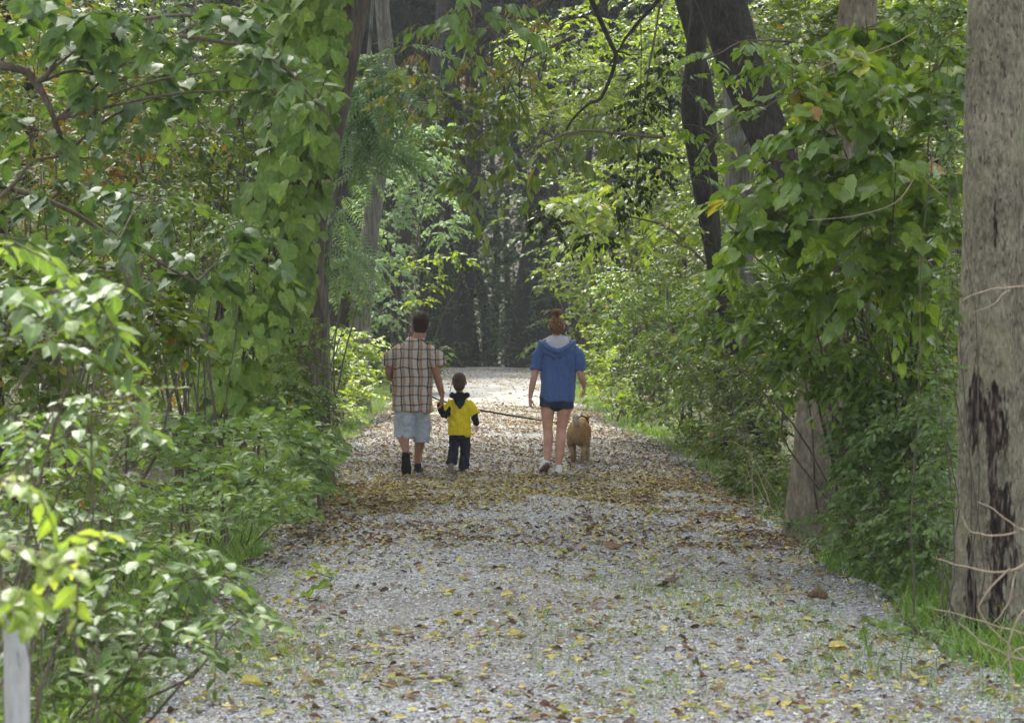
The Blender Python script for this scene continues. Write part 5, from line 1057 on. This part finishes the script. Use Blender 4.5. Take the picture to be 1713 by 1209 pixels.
limb(mb, [(.155, 0, 1.39), (.212, 0, 1.31), (.240, 0, 1.22), (.258, .0, 1.135)], [.068, .070, .064, .058], caps=False, n=18)
for P, R in (([(-.222, -.005, 1.165), (-.225, -.005, 1.145)], [.063, .064]), ([(.256, .0, 1.155), (.259, .0, 1.135)], [.061, .062])): limb(mb, P, R, n=6, caps=False)
fuse('hooded_top', mb, .0075, M_BLUE, wom, 3, folds(.026, 9, 2.8, 8))
mb = MB()
limb(mb, [(-.165, .02, 1.450), (-.150, -.085, 1.435), (-.075, -.145, 1.375), (.012, -.162, 1.345), (.100, -.145, 1.375), (.178, -.085, 1.435), (.195, .02, 1.450)], [(.018, .022), (.024, .028), (.030, .03), (.032, .03), (.030, .03), (.024, .028), (.018, .022)], n=46, ref=(0, 0, 1))
limb(mb, [(-.15, .0, 1.42), (-.10, -.10, 1.355), (.012, -.128, 1.300), (.13, -.10, 1.355), (.18, .0, 1.42)], [.034, .040, .038, .040, .034], n=40)
fuse('hood', mb, .006, M_BLUE, wom, 3, folds(.006, 16, 16, 4))
mb = MB(); limb(mb, [(.012, -.045, 1.480), (.012, -.090, 1.440), (.012, -.122, 1.385)], [(.120, .018), (.135, .032), (.085, .026)], n=20); limb(mb, [(-.13, .03, 1.455), (-.09, -.05, 1.475), (.012, -.075, 1.482), (.115, -.05, 1.475), (.155, .03, 1.455)], [.018]*5, n=26)
fuse('hood_lining', mb, .006, M_GREYL, wom, 3)
mb = MB()
limb(mb, [(.010, 0, .95), (.010, .0, .84)], [(.165, .13), (.172, .14)])
limb(mb, [(-.080, 0, .84), (-.088, .0, .735)], [(.095, .105), (.096, .105)], caps=False); limb(mb, [(.096, 0, .84), (.098, .0, .720)], [(.098, .11), (.100, .11)], caps=False)
fuse('shorts', mb, .0065, M_SHORT, wom, 2, folds(.006, 14, 8, 4))
shoe(wom, (-.092, -.085, .115), (-.15, .12, .0), (-.15, .45, .9), .096, .085, M_SHWHT, M_PINK, 'shoe')
shoe(wom, (.026, -.10, -.005), (.040, .17, -.005), (0, 0, 1), .096, .088, M_SHWHT, M_SOLEW, 'shoe')

# ---- the dog
def dogmat():
    m, n, out = newmat('dog_fur'); tc = N(n, 'ShaderNodeTexCoord'); sp = N(n, 'ShaderNodeSeparateXYZ'); n.links.new(tc.outputs['Object'], sp.inputs[0])
    nz = N(n, 'ShaderNodeTexNoise', Scale=6.0, Detail=5.0); n.links.new(tc.outputs['Object'], nz.inputs[0])
    mp = N(n, 'ShaderNodeMapping'); mp.inputs['Scale'].default_value = (1, 1, .25); n.links.new(tc.outputs['Object'], mp.inputs[0])
    n2 = N(n, 'ShaderNodeTexNoise', Scale=90.0, Detail=4.0); n.links.new(mp.outputs[0], n2.inputs[0])
    a = N(n, 'ShaderNodeMath', operation='MULTIPLY_ADD'); a.inputs[1].default_value = .35; n.links.new(nz.outputs[0], a.inputs[0]); n.links.new(sp.outputs[2], a.inputs[2])
    b = N(n, 'ShaderNodeMath', operation='MULTIPLY_ADD'); b.inputs[1].default_value = .8; n.links.new(sp.outputs[0], b.inputs[0]); n.links.new(a.outputs[0], b.inputs[2])
    c = ramp(n, [(.0, (.12, .08, .05)), (.22, (.27, .19, .10)), (.42, (.38, .27, .15)), (.60, (.37, .23, .10)), (.74, (.34, .17, .065)), (.9, (.29, .135, .05))], b.outputs[0])
    mu = N(n, 'ShaderNodeMapRange'); mu.inputs[3].default_value = .55; mu.inputs[4].default_value = 1.35; n.links.new(n2.outputs[0], mu.inputs[0])
    sc = N(n, 'ShaderNodeVectorMath', operation='SCALE'); n.links.new(c, sc.inputs[0]); n.links.new(mu.outputs[0], sc.inputs['Scale'])
    p = N(n, 'ShaderNodeBsdfPrincipled', Roughness=.85); n.links.new(sc.outputs[0], p.inputs['Base Color']); p.inputs['Specular IOR Level'].default_value = .15
    bb = N(n, 'ShaderNodeBump', Strength=.7, Distance=.01); n.links.new(n2.outputs[0], bb.inputs['Height']); n.links.new(bb.outputs[0], p.inputs['Normal']); n.links.new(p.outputs[0], out.inputs[0]); return m
M_DOG = dogmat(); M_DOGW = clothmat('dog_white_fur', (.52, .45, .34), .9, .15, 80, .6); M_LEASH = clothmat('black_webbing', (.015, .015, .017), .7, .3, 300, .4)
g = G(967, 782); dog = empty('dog', (g[0], g[1], .03), 'tan and cream dog seen from behind on a lead beside the woman', 'dog', rz=-.10)
mb = MB()
limb(mb, [(0, -.02, .36), (0, .06, .38), (0, .25, .385), (0, .45, .36), (0, .62, .37), (0, .70, .40)], [(.095, .12), (.128, .135), (.125, .13), (.130, .155), (.115, .145), (.08, .10)], n=40, sides=28)   # rump, loin, deep chest
limb(mb, [(0, .60, .42), (.01, .72, .44), (.02, .80, .445)], [.085, .072, .065])
ball(mb, (.02, .83, .44), (.066, .085, .065)); limb(mb, [(.02, .87, .425), (.02, .97, .395), (.02, 1.00, .39)], [(.038, .034), (.028, .026), (.02, .02)])
for s in (-1, 1):
    limb(mb, [(.02+s*.045, .80, .485), (.02+s*.070, .80, .525), (.02+s*.082, .81, .520)], [(.024, .012), (.018, .009), (.005, .004)], n=10)
# hind legs: thigh, knee forward, hock back, upright shank; front legs: elbow, wrist, paw
limb(mb, [(-.070, .02, .36), (-.082, .06, .26), (-.078, .10, .22), (-.070, -.02, .155), (-.060, .0, .06), (-.058, .03, .022)], [(.062, .10), (.052, .075), (.040, .05), (.025, .03), (.021, .022), (.026, .030)], n=34)
limb(mb, [(.070, .02, .36), (.080, .04, .26), (.072, .06, .21), (.060, -.07, .160), (.052, -.06, .06), (.048, -.03, .022)], [(.062, .10), (.052, .075), (.040, .05), (.025, .03), (.021, .022), (.026, .030)], n=34)
limb(mb, [(-.075, .55, .33), (-.075, .52, .22), (-.072, .58, .12), (-.070, .60, .02)], [(.045, .065), (.03, .035), (.022, .024), (.026, .032)], n=24)
limb(mb, [(.085, .55, .33), (.090, .55, .22), (.092, .50, .12), (.092, .49, .02)], [(.045, .065), (.03, .035), (.022, .024), (.026, .032)], n=24)
def fur(v, n):
    d = np.array([mnoise.fractal(Vector((x*38, y*38, z*14)), .8, 2., 3) for x, y, z in v]); return v+n*(.007*d)[:, None]
db = fuse('body', mb, .006, M_DOG, dog, 3, fur)
def coat(src, nm, mat, k, ln, skip=lambda v: v[:, 2] > .07):
    me = src.data; q = len(me.vertices); co = np.zeros(q*3); no = np.zeros(q*3); me.vertices.foreach_get('co', co); me.vertices.foreach_get('normal', no)
    co, no = co.reshape(-1, 3), no.reshape(-1, 3); ok = np.where(skip(co))[0]; rg = np.random.default_rng(4); i = rg.choice(ok, k)
    H = no[i]*.55+np.array([0, -.35, -.75])+rg.normal(0, .2, (k, 3)); l2 = LB(); l2.leaves(NARROW, co[i]-no[i]*.003, H, no[i]+rg.normal(0, .2, (k, 3)), rg.uniform(.6, 1.2, k)*ln, rg)
    return l2.build(nm, mat, src)
coat(db, 'fur', M_DOG, 5200, .022)
mb = MB(); limb(mb, [(0, -.02, .455), (-.012, -.09, .50), (-.028, -.10, .555), (-.030, -.05, .575)], [.026, .032, .034, .018], n=20); tl = fuse('tail', mb, .006, M_DOGW, dog, 2, folds(.014, 50, 30, 2)); coat(tl, 'fur', M_DOGW, 500, .022)
mb = MB(); a = np.linspace(0, 6.283, 30); mb.tube(np.stack([.010+.082*np.cos(a), .70+.03*np.sin(a), .455+.078*np.sin(a)], 1), .010, 6, False); mb.build('collar', M_LEASH, dog)

# ---- the lead from the man's hand to the dog
P = [W(690, 642, 25.45), W(722, 663, 25.55), W(760, 676, 25.7), W(800, 685.5, 25.9), W(850, 694, 26.2), W(893, 701, 26.5), W(930, 706.5, 26.9), W(952, 706, 27.3)]
mbm = man.location; Pm = np.array([mbm[0]+.03, mbm[1]+.27, 1.045])
P[0] = Pm
g = np.array(P[3]); mb = MB(); mb.tube(curve_pts(P, 90), .0085, 6); mb.tube(curve_pts(P[3:6], 20), .0115, 6)
tag(mb.build('dog_lead', M_LEASH, None, origin=g), "black dog lead running from the man's hand behind the boy to the dog", 'dog lead').location = g
# ------------------------------------------------------------------ small things
def post():
    m, n, out = newmat('galvanised_pipe'); tc = N(n, 'ShaderNodeTexCoord'); mp = N(n, 'ShaderNodeMapping'); mp.inputs['Scale'].default_value = (1, 1, .3); n.links.new(tc.outputs['Object'], mp.inputs[0])
    nz = N(n, 'ShaderNodeTexNoise', Scale=22.0, Detail=7.0, Roughness=.7); n.links.new(mp.outputs[0], nz.inputs[0])
    c = ramp(n, [(.34, (.06, .055, .05)), (.42, (.34, .34, .34)), (.7, (.50, .50, .50))], nz.outputs[0])
    p = N(n, 'ShaderNodeBsdfPrincipled', Roughness=.5, Metallic=.3); n.links.new(c, p.inputs['Base Color']); n.links.new(p.outputs[0], out.inputs[0])
    t = W(27, 1030, 5.6); b = W(34, 1290, 5.55); b[2] = float(terrain_z(b[0], b[1]))-.1
    e = empty('pipe_post', b, 'pale grey metal pipe post standing in leaves at the lower left corner', 'post')
    q = MB(); q.tube(np.linspace(b, t, 30), .031, 28); q.build('pipe', m, e, origin=b)
    q = MB(); q.tube([t-UP*.03, t+UP*.006], .034, 28); q.build('cap', m, e, origin=b)
post()
# twigs and small debris on the gravel
g = G(1368, 1010); mb = MB(); r = np.random.default_rng(3)
mb.tube(wig(curve_pts([(-.06, 0, .02), (-.02, .01, .028), (.03, 0, .025), (.06, -.01, .018)], 12), .004, r), [.012, .018, .024, .028, .03, .03, .032, .03, .028, .026, .022, .014], 9)
o = mb.build('wood_chunk', barkmat('bark_chunk', (.05, .035, .02), (.20, .14, .08), scale=40, bump=.5)); o.location = (g[0], g[1], .035); tag(o, 'short thick chunk of brown wood lying on the gravel at right', 'wood chunk')
g = G(1320, 1005); mb = MB(); mb.tube(wig(curve_pts([(-.12, 0, .01), (-.03, .02, .016), (.05, .0, .018), (.10, .01, .012)], 20), .004, r), .007, 6)
o = mb.build('stick', MB_DEAD); o.location = (g[0], g[1], .03); tag(o, 'thin yellowish stick on the gravel just left of the wood chunk', 'stick')
# bare twigs in front of the big trunk
def twigs(name, label, ctrls, rad, mat=MB_DEAD):
    g = W(*ctrls[0][0]); e = tag(None or bpy.data.objects.new(name, None), label, 'branch'); COL.objects.link(e); e.location = g
    r = np.random.default_rng(len(ctrls))
    for i, c in enumerate(ctrls):
        q = MB(); q.tube(wig(curve_pts([W(*p) for p in c], 26), .008, r), np.linspace(rad*(1 if i == 0 else .7), rad*.3, 26), 6); q.build('twig', mat, e, origin=g)
twigs('dead_branch', 'pair of pale bare twigs crossing the big trunk at head height', [[(1760, 478, 10.5), (1700, 483, 10.5), (1650, 486, 10.5), (1605, 502, 10.5)], [(1690, 485, 10.5), (1665, 503, 10.5), (1628, 524, 10.5)]], .007)
twigs('dead_branch', 'tangle of bare brown twigs at the foot of the big trunk', [
    [(1740, 930, 10), (1680, 955, 10), (1610, 945, 10), (1565, 938, 10)], [(1740, 905, 10), (1690, 870, 10), (1635, 840, 10)], [(1700, 890, 10), (1660, 897, 10), (1625, 890, 10), (1610, 860, 10)],
    [(1690, 950, 10), (1650, 990, 10), (1640, 1020, 10), (1665, 1060, 10), (1720, 1110, 10)], [(1740, 1065, 10), (1690, 1055, 10), (1630, 1035, 10), (1560, 1015, 10)], [(1700, 955, 10), (1690, 1000, 10), (1660, 1045, 10)],
    [(1745, 1120, 9.6), (1700, 1100, 9.6), (1650, 1075, 9.6), (1600, 1040, 9.6)], [(1740, 1000, 9.6), (1700, 1040, 9.6), (1690, 1110, 9.6), (1695, 1180, 9.6)]], .008)
twigs('fallen_twig', 'thin pale twigs lying on the gravel in the lower right corner', [[(1745, 1085, 9.3), (1700, 1090, 9.3), (1668, 1125, 9.3)], [(1740, 1175, 9.2), (1690, 1160, 9.2), (1640, 1135, 9.2)]], .006)
twigs('dead_branch', 'bleached dead branch tangle at the end of the trail above the woman', [[(1050, 440, 50), (1000, 430, 50), (960, 440, 50), (925, 460, 50)], [(985, 432, 50), (965, 415, 50), (940, 410, 50)], [(960, 440, 50), (945, 470, 50), (915, 480, 50)], [(1010, 432, 50), (990, 460, 50), (975, 490, 50)], [(1020, 425, 50), (1000, 400, 50), (970, 385, 50)]], .014)
twigs('dead_branch', 'thin grey bare branch arching through the grape leaves', [[(1600, 262, 14.1), (1560, 268, 14.1), (1530, 300, 14.1), (1500, 340, 14.1), (1440, 358, 14.1), (1350, 368, 14.1)], [(1570, 30, 14.2), (1500, 70, 14.2), (1440, 95, 14.2), (1350, 120, 14.2)], [(1580, 330, 14.1), (1545, 300, 14.1), (1525, 272, 14.1)]], .007)
twigs('dead_branch', 'dry bleached twigs sprouting from the bank left of the tan trunk', [[(1290, 850, 19), (1265, 790, 19), (1240, 770, 19)], [(1262, 845, 19), (1258, 790, 19), (1250, 770, 19)], [(1280, 840, 19), (1250, 780, 19), (1275, 760, 19)], [(1300, 830, 19), (1240, 745, 19), (1200, 740, 19)]], .006)
HAZE = 0.0005
if HAZE:
    m = bpy.data.materials.new('misty_air'); m.use_nodes = True; n = m.node_tree; n.nodes.clear(); out = n.nodes.new('ShaderNodeOutputMaterial')
    v = N(n, 'ShaderNodeVolumePrincipled'); v.inputs['Color'].default_value = (.86, .92, .95, 1); v.inputs['Density'].default_value = HAZE; v.inputs['Anisotropy'].default_value = .2
    n.links.new(v.outputs[0], out.inputs['Volume'])
    x0, x1, y0, y1, z0, z1 = -410, 410, -210, 910, -6, 70
    V = [(x, y, z) for x in (x0, x1) for y in (y0, y1) for z in (z0, z1)]
    tag(mesh_obj('haze', V, [np.array([(0, 1, 3, 2), (4, 6, 7, 5), (0, 4, 5, 1), (2, 3, 7, 6), (0, 2, 6, 4), (1, 5, 7, 3)])], m), 'thin pale mist in the air among the trees', 'haze', kind='stuff')
